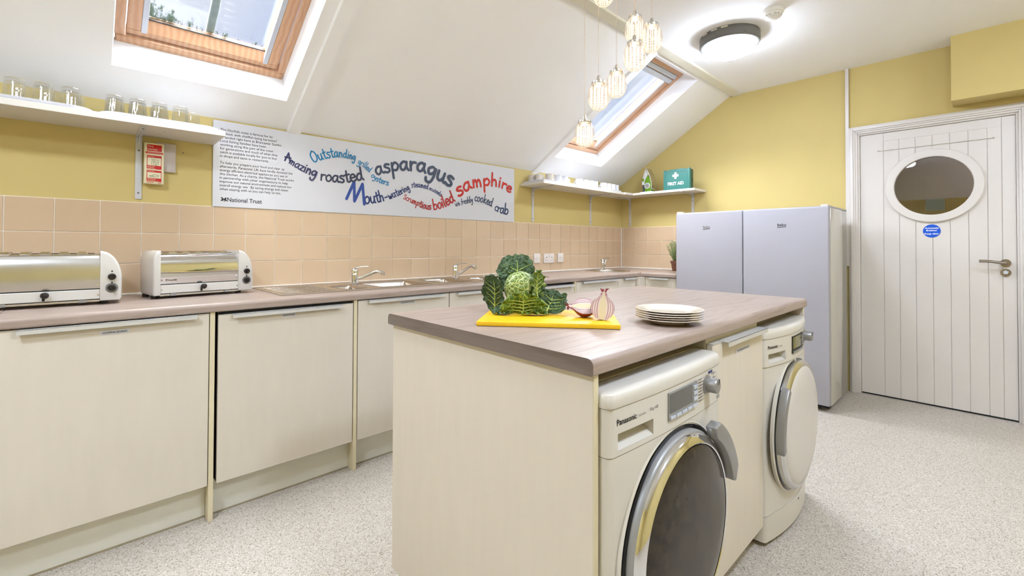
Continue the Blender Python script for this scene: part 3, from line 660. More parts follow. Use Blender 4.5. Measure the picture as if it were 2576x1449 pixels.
# ------------------------------------------------------------------ worktops
ZT0, ZT1 = .872, .910; YW = -.6565
def nose(y, s=-1, r=.016):
    """post-formed front edge profile in (y, z), y = outer face"""
    q = [(y - s * .03, ZT0), (y - s * .004, ZT0), (y, ZT0 + .004)]
    q += [(y - s * r * (1 - math.cos(a)), ZT1 - r + r * math.sin(a)) for a in [PI / 2 * k / 6 for k in range(7)]]
    return q + [(y - s * .03, ZT1)]
HB1 = (-3.435, -3.305, -.47, -.235); MB1 = (-3.225, -2.875, -.475, -.125)
MB2 = (-2.765, -2.545, -.475, -.125); HB2 = (-2.425, -2.275, -.47, -.235)
grow = lambda b, g: (b[0] - g, b[1] + g, b[2] - g, b[3] + g)
def worktop_run(x0, x1, holes, label):
    m_ = MB(); m_.plate([(x0, -.001), (x0, YW + .03), (x1, YW + .03), (x1, -.001)], holes, ZT0, ZT1); m_.prism(nose(YW), x0, x1, 'x')
    o = m_.build('worktop', 'worktop', smooth=35); return tag(o, label, 'worktop', 'wood-effect worktops')
worktop_run(-5.285, -4.6895, [], 'wood-effect worktop section at the far left end under the first toaster')
worktop_run(-4.6875, -1.0565, [rrect(*grow(b, .004), .03) for b in (HB1, MB1, MB2, HB2)], 'long wood-effect worktop carrying toasters and both rectangular sinks')
RS = (-.735, -.315)
m_ = MB(); m_.plate([(-1.0545, -.001), (-1.0545, YW + .03), (-.66, YW + .03), (-.66, -1.0), (-.001, -1.0), (-.001, -.001)], [circle(RS[0], RS[1], .178, 36)], ZT0, ZT1)
m_.prism(nose(YW), -1.0545, -.69, 'x'); m_.prism(nose(-.69), -1.0, YW + .03, 'y'); m_.box(-.69, -.66, YW, YW + .03, ZT0, ZT1 - .001)
tag(m_.build('worktop', 'worktop_side', smooth=35), 'L-shaped corner worktop with the round basin', 'worktop', 'wood-effect worktops')

# ------------------------------------------------------------------ sinks and taps
def bowl(mbx, ring_fn, depth, inset):
    """ring_fn(grow)-> closed 2D loop; builds a pressed bowl"""
    lv = [(.006, .9150), (.0, .9142), (-.006, .9095), (-.010, .90), (-.010 - inset * .6, .912 - depth * .8), (-.022 - inset, .912 - depth * .97), (-.045 - inset, .912 - depth)]
    loops = [[(p[0], p[1], z) for p in ring_fn(g)] for g, z in lv]; n = len(loops[0]); vs = [p for L in loops for p in L]
    fs = [(k * n + i, k * n + (i + 1) % n, (k + 1) * n + (i + 1) % n, (k + 1) * n + i) for k in range(len(loops) - 1) for i in range(n)]
    fs.append(tuple((len(loops) - 1) * n + i for i in range(n))); mbx.add(vs, fs)
def steel_sink(x0, x1, bowls, dr, label):
    r = thing('sink', ((x0 + x1) / 2, -.295, .91), label, 'sink')
    o = MB().plate(rrect(x0, x1, -.558, -.032, .012), [rrect(*grow(b, .005), .032) for b in bowls], .9105, .914).build('sink_top', 'steel', r, 35)
    rim = MB()
    ou, inn = rrect(x0, x1, -.558, -.032, .012), rrect(x0 + .010, x1 - .010, -.548, -.042, .008)
    n = len(ou); rim.add([(p[0], p[1], .914) for p in ou] + [(p[0] * .5 + q[0] * .5, p[1] * .5 + q[1] * .5, .9165) for p, q in zip(ou, inn)] + [(p[0], p[1], .914) for p in inn],
                         [(k * n + i, k * n + (i + 1) % n, (k + 1) * n + (i + 1) % n, (k + 1) * n + i) for k in (0, 1) for i in range(n)])
    rim.build('rolled_rim', 'chrome_soft', r, 50)
    for b in bowls:
        q = MB(); bowl(q, lambda g, b=b: rrect(*grow(b, g), max(.012, .03 + g * .3)), .15, .01); ob = q.build('bowl', 'steel', r, 50, fix=False)
        MB().cyl(((b[0] + b[1]) / 2, (b[2] + b[3]) / 2, .7625), .03, .002, 'z', 24).build('drain', 'chrome', ob)
    for k in range(9):
        yy = -.12 - k * .045
        MB().box(dr[0], dr[1], yy - .006, yy + .006, .9135, .9158, .0022, 2).build('drainer_rib', 'steel', r, 50)
    return r
steel_sink(-3.787, -2.824, [HB1, MB1], (-3.755, -3.50), 'stainless steel sink with left drainer beside the second toaster')
steel_sink(-2.816, -1.858, [MB2, HB2], (-2.17, -1.92), 'stainless steel sink with right drainer behind the cabbage')
r = thing('sink', (RS[0], RS[1], .91), 'round steel basin in the worktop corner', 'sink')
q = MB(); bowl(q, lambda g: circle(RS[0], RS[1], .17 + g, 40), .14, .02); q.build('bowl', 'steel', r, 50, fix=False)
MB().lathe([(.174, .9105), (.174, .915), (.19, .9145), (.214, .916), (.221, .9105)], 48, Matrix.Translation((RS[0], RS[1], 0)), close=True).build('rolled_rim', 'chrome_soft', r, 50)
MB().cyl((RS[0], RS[1], .7725), .03, .002).build('drain', 'chrome', r)
def tap(x, y, spout_dir, length, tipz, lever_dir, label, z=.914, h=.1):
    r = thing('mixer_tap', (x, y, z), label, 'tap', group='chrome mixer taps')
    MB().lathe([(.0, 0), (.026, 0), (.026, .006), (.0215, .009), (.0205, h * .55), (.0225, h * .56), (.0225, h * .6), (.021, h * .62), (.0215, h * .78), (.019, h * .92), (.011, h), (0, h + .002)], 28, Matrix.Translation((x, y, z))).build('body', 'chrome', r, 40)
    d = Vector((spout_dir[0], spout_dir[1], 0)).normalized(); P = Vector((x, y, z))
    pts = catmull([P + Vector((0, 0, .028)), P + d * length * .3 + Vector((0, 0, .045)), P + d * length * .72 + Vector((0, 0, tipz - z + .004)), P + d * length * .9 + Vector((0, 0, tipz - z + .006)), P + d * length + Vector((0, 0, tipz - z))], 6)
    s = MB().tube(pts, .0098, 14).build('spout', 'chrome', r, 50)
    MB().cyl(tuple(P + d * length + Vector((0, 0, tipz - z - .016))), .0125, .022, 'z', 20).build('aerator', 'chrome', s, 40)
    l = Vector((lever_dir[0], lever_dir[1], 0)).normalized()
    pts = catmull([P + Vector((0, 0, h - .01)), P + l * .018 + Vector((0, 0, h + .003)), P + l * .06 + Vector((0, 0, h + .01)), P + l * .085 + Vector((0, 0, h + .009))], 5)
    MB().tube(pts, [.012] * 6 + [.007] * (len(pts) - 6), 12, flat=.45).build('lever', 'chrome', r, 50)
tap(-3.264, -.2, (.8, -.6), .17, .985, (.8, -.6), 'chrome mixer tap with long spout over the left sink')
tap(-2.498, -.2, (.35, -.94), .17, 1.0, (.75, -.66), 'chrome mixer tap at the second sink left of the cabbage')
tap(-.60, -.165, (-.55, -.83), .13, 1.02, (-.2, -.95), 'chrome mixer tap behind the round corner basin', h=.11)

# ------------------------------------------------------------------ tall fridges
def fridge(y0, y1, label, logo_y, hinge_y):
    xf_ = -.7209
    r = thing('fridge', (xf_ + .3, (y0 + y1) / 2, 0), label, 'fridge', group='tall white fridges')
    MB().box(xf_ + .062, -.135, y1 + .001, y0 - .001, .035, 1.432, .004).build('body', 'fridge_side', r, 35)
    d = MB().box(xf_, xf_ + .055, y1 + .002, y0 - .002, .045, 1.436, .006, 3).build('door', 'fridge_white', r, 35)
    MB().box(xf_ + .055, xf_ + .062, y1 + .012, y0 - .012, .05, 1.43).build('door_seal', 'grey_plastic', r)
    MB().box(xf_ + .05, -.135, y1 + .001, y0 - .001, 1.432, 1.4445, .003).build('top_cap', 'fridge_white', r, 35)
    t = MB(); add_text(t, 'beko', (xf_ - .0006, logo_y, 1.307), XE, ZW, .028, width=.058, bold=.012); t.build('lettering', 'print_grey' if logo_y > -1.5 else 'print_black', d, fix=False)
    MB().prism([(logo_y, 1.2945), (logo_y - .058, 1.3), (logo_y - .058, 1.3035), (logo_y, 1.2985)], xf_ - .0008, xf_, 'x').build('logo_stroke', 'print_black', d)
    MB().box(xf_ + .012, xf_ + .07, hinge_y - .022, hinge_y + .022, 1.436, 1.452, .004).build('hinge_cap', 'gloss_white', r, 40)
    for yy in (y0 - .06, y1 + .06): [MB().cyl((xf_ + xx, yy, 0), .016, .036, 'z', 16).build('foot', 'grey_plastic', r) for xx in (.09, .5)]
    MB().box(xf_ + .04, xf_ + .06, y1 + .01, y0 - .01, .02, .045).build('base_grille', 'gap_black', r)
fridge(-1.0141, -1.5626, 'left tall white fridge next to the potted rosemary', -1.253, -1.04)
fridge(-1.5646, -2.1287, 'right tall white fridge standing beside the boarded door', -1.809, -2.10)

# ------------------------------------------------------------------ island
IX0, IX1, IYF, IYB = -3.677, -1.992, -2.295, -1.393
m_ = MB(); m_.plate([(IX0 + .002, IYF + .03), (IX1, IYF + .03), (IX1, IYB - .03), (IX0 + .002, IYB - .03)], [], ZT0, ZT1)
m_.prism(nose(IYF), IX0 + .002, IX1, 'x'); m_.prism(nose(IYB, 1), IX0 + .002, IX1, 'x')
w = m_.build('worktop', 'worktop', smooth=35); tag(w, 'wood-effect island worktop carrying the yellow chopping board', 'worktop', 'wood-effect worktops')
prof = nose(IYF)[1:-1] + nose(IYB, 1)[1:-1][::-1]
MB().prism(prof, IX0, IX0 + .002, 'x').build('end_edging', 'worktop_end', w); MB().prism(prof, IX1, IX1 + .002, 'x').build('end_edging', 'worktop_end', w)
o = MB().box(-3.662, -3.645, -2.285, -1.405, 0, .872, .001, 1).build('end_panel', 'cream'); tag(o, 'large cream end panel of the island facing the sink aisle', 'panel')
MB().box(-3.662, -3.645, -2.2865, -2.285, 0, .872).build('edge_strip', 'cream_edge', o)
o = MB().box(-2.016, -1.998, -2.285, -1.405, 0, .872, .001, 1).build('end_panel', 'cream'); tag(o, 'cream end panel of the island beside the dryer', 'panel')
o = MB().box(-3.644, -2.017, -1.425, -1.407, 0, .872).build('back_panel', 'cream'); tag(o, 'cream back panel closing the island towards the sinks', 'panel')
r = thing('base_cabinet', (-2.815, -1.9, 0), 'slim cream island cabinet between washing machine and dryer', 'cabinet')
MB().box(-3.046, -2.587, -2.268, -1.43, .1, .87).build('body', 'carcass', r)
d = MB().box(-3.044, -2.588, -2.289, -2.27, .09, .846, .0015, 1).build('door', 'cream', r)
MB().box(-3.044, -2.588, -2.291, -2.262, .846, .848).build('edge_trim', 'aluminium', d)
m_ = MB(); grip(m_, -2.975, -2.60, -2.289, .849); m_.build('handle', 'aluminium', d)
sticker(d, -2.79, .797, .13, 'TEA TOWELS AND OVEN GLOVES', -2.2893)
o = MB().box(-3.046, -2.587, -2.225, -2.209, 0, .088).build('plinth', 'plinth'); tag(o, 'kick board under the slim island cabinet', 'plinth', 'kick boards under the base units')

# ------------------------------------------------------------------ washing machine and dryer
def machine(kind, x0, x1, yf, bulge, label):
    xc = (x0 + x1) / 2; hw = (x1 - x0) / 2
    F = lambda x: yf - bulge * max(0, 1 - ((x - xc) / hw) ** 2)
    def plan(g=0.0, r=.018, n=14):
        a, b = x0 - g, x1 + g; pts = []
        for k in range(5): t = PI / 2 * k / 4; pts.append((a + r - r * math.cos(t), F(a + r) + r - r * math.sin(t) - g))
        for k in range(1, n): x = a + r + (b - a - 2 * r) * k / n; pts.append((x, F(x) - g))
        for k in range(5): t = PI / 2 * k / 4; pts.append((b - r + r * math.sin(t), F(b - r) + r - r * math.cos(t) - g))
        return pts + [(b, yf + .56), (a, yf + .56)]
    r_ = thing('washing_machine' if kind == 'w' else 'tumble_dryer', (xc, yf + .28, 0), label, 'washing machine' if kind == 'w' else 'dryer')
    body = MB()
    body.prism(plan(-.0015 if kind == 'd' else 0), .118 if kind == 'd' else .03, .6865, 'z'); body.box(x0 + .004, x1 - .004, yf + .05, yf + .555, .6865, .7945)
    body.build('body', 'appliance_white', r_, 30)
    if kind == 'd':
        MB().prism(plan(), .02, .116, 'z').build('plinth_panel', 'appliance_white', r_, 30)
        MB().prism([(xc + .02, .093), (xc + .036, .093), (xc + .028, .086)], F(xc + .03) - .001, F(xc + .03) + .002, 'y').build('mark', 'print_black', r_)
    for sx in (x0 + .06, x1 - .06): MB().cyl((sx, yf + .06, 0), .02, .032).build('foot', 'black_plastic', r_)
    # fascia front and lid with rounded front edge
    s = (x1 - x0) / .59; X = lambda f: x0 + f * s
    dr0, dr1 = X(.028), X(.17); RD = .034
    def notched(g):
        P = plan(g); out = []; done = False
        for p in P:
            inside = dr0 < p[0] < dr1 and p[1] < yf + .03
            if inside: continue
            if not done and p[0] >= dr1 and p[1] < yf + .03:
                out += [(dr0, F(dr0) - g), (dr0, F(dr0) + RD), (dr1, F(dr1) + RD), (dr1, F(dr1) - g)]; done = True
            out.append(p)
        return out
    fq = MB().prism(plan(.001), .689, .700, 'z').prism(plan(.001), .738, .7945, 'z').prism(notched(.001), .700, .738, 'z')
    fa = fq.build('fascia', 'appliance_white', r_, 30)
    lid = MB(); L = []
    for g, z in ((.003, .7965), (.004, .80), (.004, .815), (.001, .826), (-.006, .831), (-.016, .833)):
        L.append([(p[0], p[1], z) for p in plan(g)])
    n = len(L[0]); lid.add([p for q in L for p in q], [(k * n + i, k * n + (i + 1) % n, (k + 1) * n + (i + 1) % n, (k + 1) * n + i) for k in range(len(L) - 1) for i in range(n)] + [tuple(range(n))[::-1], tuple((len(L) - 1) * n + i for i in range(n))])
    li = lid.build('lid', 'appliance_white', r_, 40)
    MB().box(x0 + .02, x1 - .02, yf + .07, yf + .55, .8332, .8345).build('lid_inset', 'carcass', li)
    MB().prism(plan(.0005), .7945, .7965, 'z').build('lid_joint', 'appliance_line', r_)
    MB().prism(plan(.0003), .6868, .6888, 'z').build('panel_joint', 'appliance_line', r_)
    def put(bx0, bx1, z0, z1, d0, d1, name, m_, bev=.001, par=None):
        # small fascia piece following the curved front
        q = MB(); n_ = 4; vs = []; lo = []
        for side in (d0, d1):
            for k in range(n_ + 1):
                x = bx0 + (bx1 - bx0) * k / n_; vs += [(x, F(x) - .001 - side, z0), (x, F(x) - .001 - side, z1)]
        N_ = 2 * (n_ + 1); fs = []
        for k in range(n_):
            a = 2 * k; fs += [(a, a + 1, a + 3, a + 2), (N_ + a, N_ + a + 2, N_ + a + 3, N_ + a + 1), (a, a + 2, N_ + a + 2, N_ + a), (a + 1, N_ + a + 1, N_ + a + 3, a + 3)]
        e = 2 * n_; fs += [(0, N_, N_ + 1, 1), (e, e + 1, N_ + e + 1, N_ + e)]
        return q.add(vs, fs).build(name, m_, par or r_)
    # sloping scoop inside the detergent drawer grip
    q = MB(); q.add([(dr0, F(dr0), .7004), (dr1, F(dr1), .7004), (dr1, F(dr1) + RD, .720), (dr0, F(dr0) + RD, .720), (dr0, F(dr0) + RD, .7004), (dr1, F(dr1) + RD, .7004)], [(0, 1, 2, 3), (0, 4, 5, 1), (0, 3, 4), (1, 5, 2), (3, 2, 5, 4)])
    q.build('drawer_grip', 'appliance_white', fa)
    t = MB(); add_text(t, 'Panasonic', (X(.024), F(X(.06)) - .0022, .757), XW, ZW, .0185, width=.074 * s, bold=.018); t.v = [(p[0], F(p[0]) - .0018, p[2]) for p in t.v]; t.build('lettering', 'print_black', fa, fix=False)
    t = MB(); add_text(t, 'NA-140VX4' if kind == 'w' else 'NH-P80', (X(.108), F(X(.12)) - .0022, .758), XW, ZW, .0075, width=.028 * s); add_text(t, '10 kg  1400' if kind == 'w' else '', (X(.155), F(X(.17)) - .0022, .760), XW, ZW, .012, width=.036 * s) if kind == 'w' else None
    t.v = [(p[0], F(p[0]) - .0018, p[2]) for p in t.v]; t.build('lettering', 'print_grey', fa, fix=False)
    b0, b1 = X(.238), X(.405)
    bz = put(b0, b1, .714, .784, 0, .0035, 'display_bezel', 'grey_plastic' if kind == 'w' else 'gap_black')
    put(b0 + .004, b1 - .034, .732, .780, .0035, .0042, 'display', 'screen_grey' if kind == 'w' else 'screen_olive', par=bz)
    for k in range(5):
        w_ = (b1 - b0 - .008) / 5; put(b0 + .005 + k * w_, b0 + .001 + (k + 1) * w_, .7165, .7235, .0035, .0065, 'button', 'grey_alu' if kind == 'w' else 'grey_plastic', par=bz)
    for k in range(3): put(b1 - .029, b1 - .006, .765 - k * .0155, .774 - k * .0155, .0035, .0065, 'button', 'grey_alu' if kind == 'w' else 'grey_plastic', par=bz)
    q = MB()
    for k in range(8):
        z = .781 - k * .0085; put_x = X(.418)
        q.box(put_x, put_x + .022, F(put_x) - .0022, F(put_x) - .001, z - .0012, z + .0012); q.box(put_x + .026, put_x + .040, F(put_x + .03) - .0022, F(put_x + .03) - .001, z - .0003, z + .0003)
    for k in range(4): q.box(X(.515), X(.545), F(X(.53)) - .0022, F(X(.53)) - .001, .778 - k * .013, .780 - k * .013)
    tag(q.build('programme_print', 'print_grey', fa), kind='stuff')
    if kind == 'w':
        put(X(.492), X(.522), .783, .790, 0, .0012, 'blue_badge', 'ink_NAV', par=fa)
        put(X(.535), X(.553), .763, .776, 0, .0015, 'button', 'appliance_white', par=fa); put(X(.556), X(.574), .763, .776, 0, .0015, 'button', 'appliance_white', par=fa)
        put(X(.562), X(.584), .694, .704, 0, .0012, 'energy_sticker', 'grey_plastic', par=r_); put(X(.562), X(.584), .708, .722, 0, .0012, 'energy_sticker', 'print_grey', par=r_)
    kx = X(.478); KM = Matrix.Translation((kx, F(kx) - .001, .757)) @ Matrix.Rotation(PI / 2, 4, 'X')
    kb = MB().lathe([(.0, 0), (.027, 0), (.027, .003), (.022, .005), (.0205, .030), (.0185, .033), (0, .034)], 32, KM).build('programme_knob', 'handle_grey', r_, 40)
    MB().box(-.0008, .0008, .004, .0206, .02, .0345, M=KM @ Matrix.Rotation(-.5, 4, 'Z')).build('pointer', 'gap_black', kb)
    # porthole door
    zc = .42; DM = Matrix.Translation((xc if kind == 'w' else xc - .002, yf - (.002 if kind == 'w' else bulge * .62), zc)) @ Matrix.Rotation(PI / 2, 4, 'X')
    MB().lathe([(.272, -.004), (.274, .006), (.268, .010), (.262, .004), (.255, .002)], 80, DM, close=False).build('door_surround', 'appliance_white', r_, 40, fix=False)
    MB().lathe([(0, .002), (.264, .002), (.264, .012), (0, .012)], 80, DM).build('door_seal', 'black_gloss', r_)
    if kind == 'w':
        dd = MB().lathe([(.253, .012), (.253, .020), (.250, .026), (.246, .028), (.246, .012)], 80, DM, close=True).build('door', 'grey_plastic', r_, 40)
        MB().lathe([(.246, .012), (.246, .030), (.240, .040), (.226, .047), (.2225, .045), (.2225, .012)], 80, DM, close=True).build('chrome_ring', 'chrome', dd, 40)
        MB().lathe([(0, .062), (.08, .061), (.15, .057), (.20, .050), (.2195, .0445), (.2195, .02)], 80, DM).build('door_glass', 'drum_glass', dd, 40)
        A = [math.radians(a) for a in range(14, 64, 5)]; hi = [(.292 * math.cos(a), .292 * math.sin(a)) for a in A]; lo = [(.246 * math.cos(a), .246 * math.sin(a)) for a in A]
        poly = [(.262 * math.cos(.20), .262 * math.sin(.20))] + hi[1:] + [(.268 * math.cos(1.12), .268 * math.sin(1.12))] + lo[::-1]
        MB().prism(poly, .03, .062, 'z', M=DM, bev=.005, seg=2).build('door_handle', 'handle_grey', dd, 40)
    else:
        dd = MB().lathe([(.258, .012), (.258, .028), (.250, .036), (.236, .038), (.236, .012)], 80, DM, close=True).build('door', 'chrome_soft', r_, 40)
        MB().lathe([(0, .056), (.10, .054), (.19, .048), (.228, .042), (.237, .036), (.237, .012)], 80, DM).build('door_panel', 'dryer_panel', dd, 40)
        A = [math.radians(a) for a in range(136, 192, 5)]; poly = [(.272 * math.cos(a), .272 * math.sin(a)) for a in A] + [(.240 * math.cos(a), .240 * math.sin(a)) for a in A[::-1]]
        MB().prism(poly, .016, .045, 'z', M=DM, bev=.004, seg=2).build('door_handle', 'handle_grey', dd, 40)
    return r_
machine('w', -3.640, -3.052, -2.312, .012, 'white front-loading washing machine with dark glass door under the island')
machine('d', -2.576, -2.022, -2.290, .036, 'white tumble dryer with white round door at the island end')

# ------------------------------------------------------------------ ceiling fittings
def bulkhead(x, y, label, detail=True, glow='diffuser_boosted'):
    r = thing('ceiling_lamp', (x, y, ZC), label, 'lamp', group='grey-rimmed round ceiling lamps'); M = Matrix.Translation((x, y, ZC)) @ Matrix.Rotation(PI, 4, 'X')
    b = MB().lathe([(.0, 0), (.186, 0), (.188, .006), (.188, .058), (.182, .068), (.172, .072), (.166, .066), (.166, .03), (0, .03)], 64, M).build('housing', 'lamp_rim', r, 35)
    MB().lathe([(.167, .05), (.166, .075), (.158, .098), (.14, .114), (.10, .124), (.05, .128), (0, .129)], 64, M).build('diffuser', 'diffuser' if detail else glow, r, 50)
    if detail:
        for a in (0.4, 2.2, 4.0): MB().cyl((x + .186 * math.cos(a), y + .186 * math.sin(a), ZC - .055), .004, .004, 'z', 10).build('screw', 'black_plastic', b)
        for a in (2.6, 3.0, 3.35): MB().box(.186, .1895, -.02, .02, -.012, -.004, M=Matrix.Translation((x, y, ZC)) @ Matrix.Rotation(a, 4, 'Z')).build('paint_splash', 'lamp_rim_paint', b)
    return r
bulkhead(-1.285, -1.68, 'round grey-rimmed ceiling lamp glowing near the smoke detector')
bulkhead(-3.3, -3.3, 'added unseen ceiling lamp above the photographer outside the picture', False)  # invented fitting, added to light the room from behind the camera
bulkhead(-1.2, -3.9, 'added unseen ceiling lamp right of the door outside the picture', False, 'diffuser')  # invented fitting, added to lift the ceiling on the right
bulkhead(-5.3, -1.93, 'round grey-rimmed ceiling lamp over the far left aisle outside the picture', False)
r = thing('smoke_detector', (-1.455, -2.0, ZC), 'white smoke detector on the flat ceiling beside the lit lamp', 'detector'); M = Matrix.Translation((-1.455, -2.0, ZC)) @ Matrix.Rotation(PI, 4, 'X')
MB().lathe([(0, 0), (.056, 0), (.058, .003), (.058, .022), (.055, .025), (.0, .025)], 40, M).build('base', 'detector_white', r, 35)
h = MB().lathe([(0, .024), (.05, .024), (.05, .03), (.044, .046), (.03, .054), (.012, .056), (.01, .06), (0, .06)], 40, M).build('head', 'detector_white', r, 35)
for k in range(6): MB().box(.0405, .046, -.014, .014, .0385, .0415, M=M @ Matrix.Rotation(k * PI / 3 + .3, 4, 'Z')).build('vent_slot', 'print_grey', h)

# cluster of crystal pendants over the island
PC = (-2.84, -1.83)
r = thing('pendant_cluster', (PC[0], PC[1], ZC), 'cluster of glowing cut-crystal pendants hanging over the island', 'pendant light')
MB().lathe([(0, 0), (.19, 0), (.19, -.02), (.182, -.03), (0, -.03)], 48, Matrix.Translation((PC[0], PC[1], ZC))).build('canopy', 'chrome', r, 35)
EG = [(.0, -.0525), (.012, -.051), (.022, -.046), (.0305, -.037), (.036, -.026), (.0385, -.013), (.0388, 0), (.0375, .013), (.0345, .025), (.030, .035), (.0245, .0435)]
egg_r = lambda z: next((a[0] + (b[0] - a[0]) * (z - a[1]) / (b[1] - a[1]) for a, b in zip(EG, EG[1:]) if a[1] <= z <= b[1]), .02)
def pendant(x, y, z, ph, sc):
    T = Matrix.Translation((x, y, z)) @ Matrix.Rotation(ph, 4, 'Z') @ Matrix.Scale(sc * 1.16, 4)
    pr = []
    for k in range(41):
        zz = -.0525 + .096 * k / 40; rr = egg_r(zz)
        for g in (-.014, -.024, -.033, -.041): rr -= .0022 * math.exp(-((zz - g) / .0012) ** 2)
        pr.append((max(rr, 0), zz))
    e = MB().lathe(pr, 40, T, rfun=lambda t: [1 - .035 * (max(0, math.cos(6 * t)) ** 10)] * 41).build('crystal', 'crystal', r, 60)
    cap = MB().lathe([(0, .0425), (.0255, .0425), (.0262, .045), (.0255, .0525), (.018, .057), (.008, .060), (.0065, .070), (.004, .076), (0, .076)], 28, T).build('cap', 'chrome_soft', e, 40)
    q = MB(); N_ = 12
    for k in range(N_):       # bright drilled columns just inside the surface
        t = 2 * PI * k / N_; rr = .0285
        q.tube([(rr * math.cos(t), rr * math.sin(t), .034), (rr * math.cos(t), rr * math.sin(t), -.034)], .0013, 6, M=T)
    for k in range(6):
        t = 2 * PI * k / 6 + .2; q.tube([(.015 * math.cos(t), .015 * math.sin(t), .04), (.015 * math.cos(t), .015 * math.sin(t), -.044)], .0013, 6, M=T)
    for zz in (-.012, -.021, -.029, -.037, -.0445):
        rr = egg_r(zz) - .002; q.tube([(rr * math.cos(2 * PI * k / 24), rr * math.sin(2 * PI * k / 24), zz) for k in range(25)], .0008, 6, M=T, caps=False)
    tag(q.build('light_columns', 'led_glow', e), kind='stuff')
    MB().lathe([(0, .041), (.008, .040), (.008, .036), (0, .035)], 16, T).build('light_source', 'led_core', e)
    MB().tube([(x, y, z + .08 * sc), (x, y, ZC - .028)], .0011, 6).build('cable', 'cable_clear', e)
for x, y, z, s_ in ((-2.90, -1.78, 2.225, 1), (-2.77, -1.85, 2.083, .95), (-2.72, -1.90, 2.045, 1.0), (-2.84, -1.89, 1.936, 1.0), (-2.85, -1.81, 1.838, .95), (-2.915, -1.765, 1.783, 1.0), (-2.925, -1.70, 1.633, .95)):
    pendant(x, y, z, x * 40, s_)

# ------------------------------------------------------------------ shelves, brackets and what stands on them
ZS = 1.716
def bracket(along, w, deep, zt, wall, label):
    """pressed steel L-bracket; wall 'l' (y=0) or 'e' (x=0)"""
    hgt = .315; q = 0.013
    loc = (along, 0, zt) if wall == 'l' else (0, along, zt)
    r_ = thing('shelf_bracket', loc, label, 'bracket', group='grey shelf brackets')
    def B(name, m_, a0, a1, d0, d1, z0, z1, par, bev=.001):
        mb_ = MB().box(along + a0, along + a1, -d1, -d0, z0, z1, bev) if wall == 'l' else MB().box(-d1, -d0, along + a0, along + a1, z0, z1, bev)
        return mb_.build(name, m_, par)
    u = B('upright', 'grey_bracket', -q, q, .0, .007, zt - hgt, zt, r_); a = B('arm', 'grey_bracket', -q, q, .007, deep, zt - .007, zt, r_)
    prof = [(-.007, zt - .007), (-.007, zt - .05), (-.03, zt - .022), (-deep * .6, zt - .007)]
    MB().prism(prof, along - .003, along + .003, 'x' if wall == 'l' else 'y').build('gusset', 'grey_bracket', r_) if wall == 'l' else MB().prism([(p[0], p[1]) for p in prof], along - .003, along + .003, 'y').build('gusset', 'grey_bracket', r_)
    for zz in (zt - .03, zt - .075, zt - hgt + .03):
        (MB().cyl((along, -.007, zz), .0045, .002, '-y', 12) if wall == 'l' else MB().cyl((-.007, along, zz), .0045, .002, '-x', 12)).build('screw', 'print_grey', u)
    for dd in (.06, deep - .03):
        MB().cyl((along, -dd, zt - .009) if wall == 'l' else (-dd, along, zt - .009), .0045, .002, 'z', 12).build('screw', 'print_grey', a)
YS = -.283
o = MB().box(-5.6, -3.972, YS, -.002, ZS - .022, ZS + .004, .001, 1).build('wall_shelf', 'shelf_white'); tag(o, 'long white shelf holding upturned drinking glasses above the toasters', 'shelf')
for k, (xx, yy) in enumerate(((-4.205, -.17), (-4.215, -.11))): MB().cyl((xx, yy, ZS - .0225), .003, .001, 'z', 10).build('screw_hole', 'print_grey', o)
bracket(-4.286, .026, .25, ZS - .022, 'l', 'grey steel bracket under the glasses shelf beside the fire blanket')
ZR = 1.712
o = MB().box(-1.635, -.405, -.288, -.002, ZR - .022, ZR, .001, 1).build('wall_shelf', 'shelf_white'); tag(o, 'white shelf carrying white mugs on the tiled wall', 'shelf')
o = MB().box(-.403, -.002, -.312, -.002, ZR - .022, ZR, .001, 1).box(-.265, -.002, -.972, -.312, ZR - .022, ZR, .001, 1).build('wall_shelf', 'shelf_white'); tag(o, 'white corner shelf holding the iron and first aid box', 'shelf')
bracket(-1.473, .026, .26, ZR - .022, 'l', 'grey steel bracket under the left end of the mug shelf')
bracket(-.59, .026, .26, ZR - .022, 'l', 'grey steel bracket under the right end of the mug shelf')
bracket(-.116, .026, .25, ZR - .022, 'e', 'grey steel bracket below the iron near the room corner')
bracket(-.838, .026, .25, ZR - .022, 'e', 'grey steel bracket below the first aid box')
# oval trays
def tray(x0, x1, y0, y1, z, label, m_='tray_white', rr=.1):
    q = MB(); lv = [(-.014, .0), (-.004, .004), (.0, .0135), (-.003, .0145), (-.008, .0055), (-.02, .0045)]
    loops = [[(p[0], p[1], z + h_) for p in rrect(x0 - g, x1 + g, y0 - g, y1 + g, rr + g, 8)] for g, h_ in lv]; n = len(loops[0])
    q.add([p for L in loops for p in L], [(k * n + i, k * n + (i + 1) % n, (k + 1) * n + (i + 1) % n, (k + 1) * n + i) for k in range(len(lv) - 1) for i in range(n)] + [tuple(range(n))[::-1], tuple((len(lv) - 1) * n + i for i in range(n))])
    return tag(q.build('serving_tray', m_, smooth=50), label, 'tray', 'white serving trays')
ZL = ZS + .004
tray(-4.90, -4.456, -.279, -.012, ZL, 'white tray under the left three upturned glasses', rr=.07)
tray(-4.437, -3.99, -.279, -.012, ZL, 'white tray under the five upturned glasses nearest the sign', rr=.07)
tray(-1.628, -1.20, -.283, -.012, ZR, 'white tray under the left group of mugs', rr=.03)
tray(-1.185, -.80, -.283, -.012, ZR, 'white tray under the middle group of mugs', rr=.03)
tray(-.785, -.415, -.283, -.012, ZR, 'white tray under the right group of mugs', rr=.03)
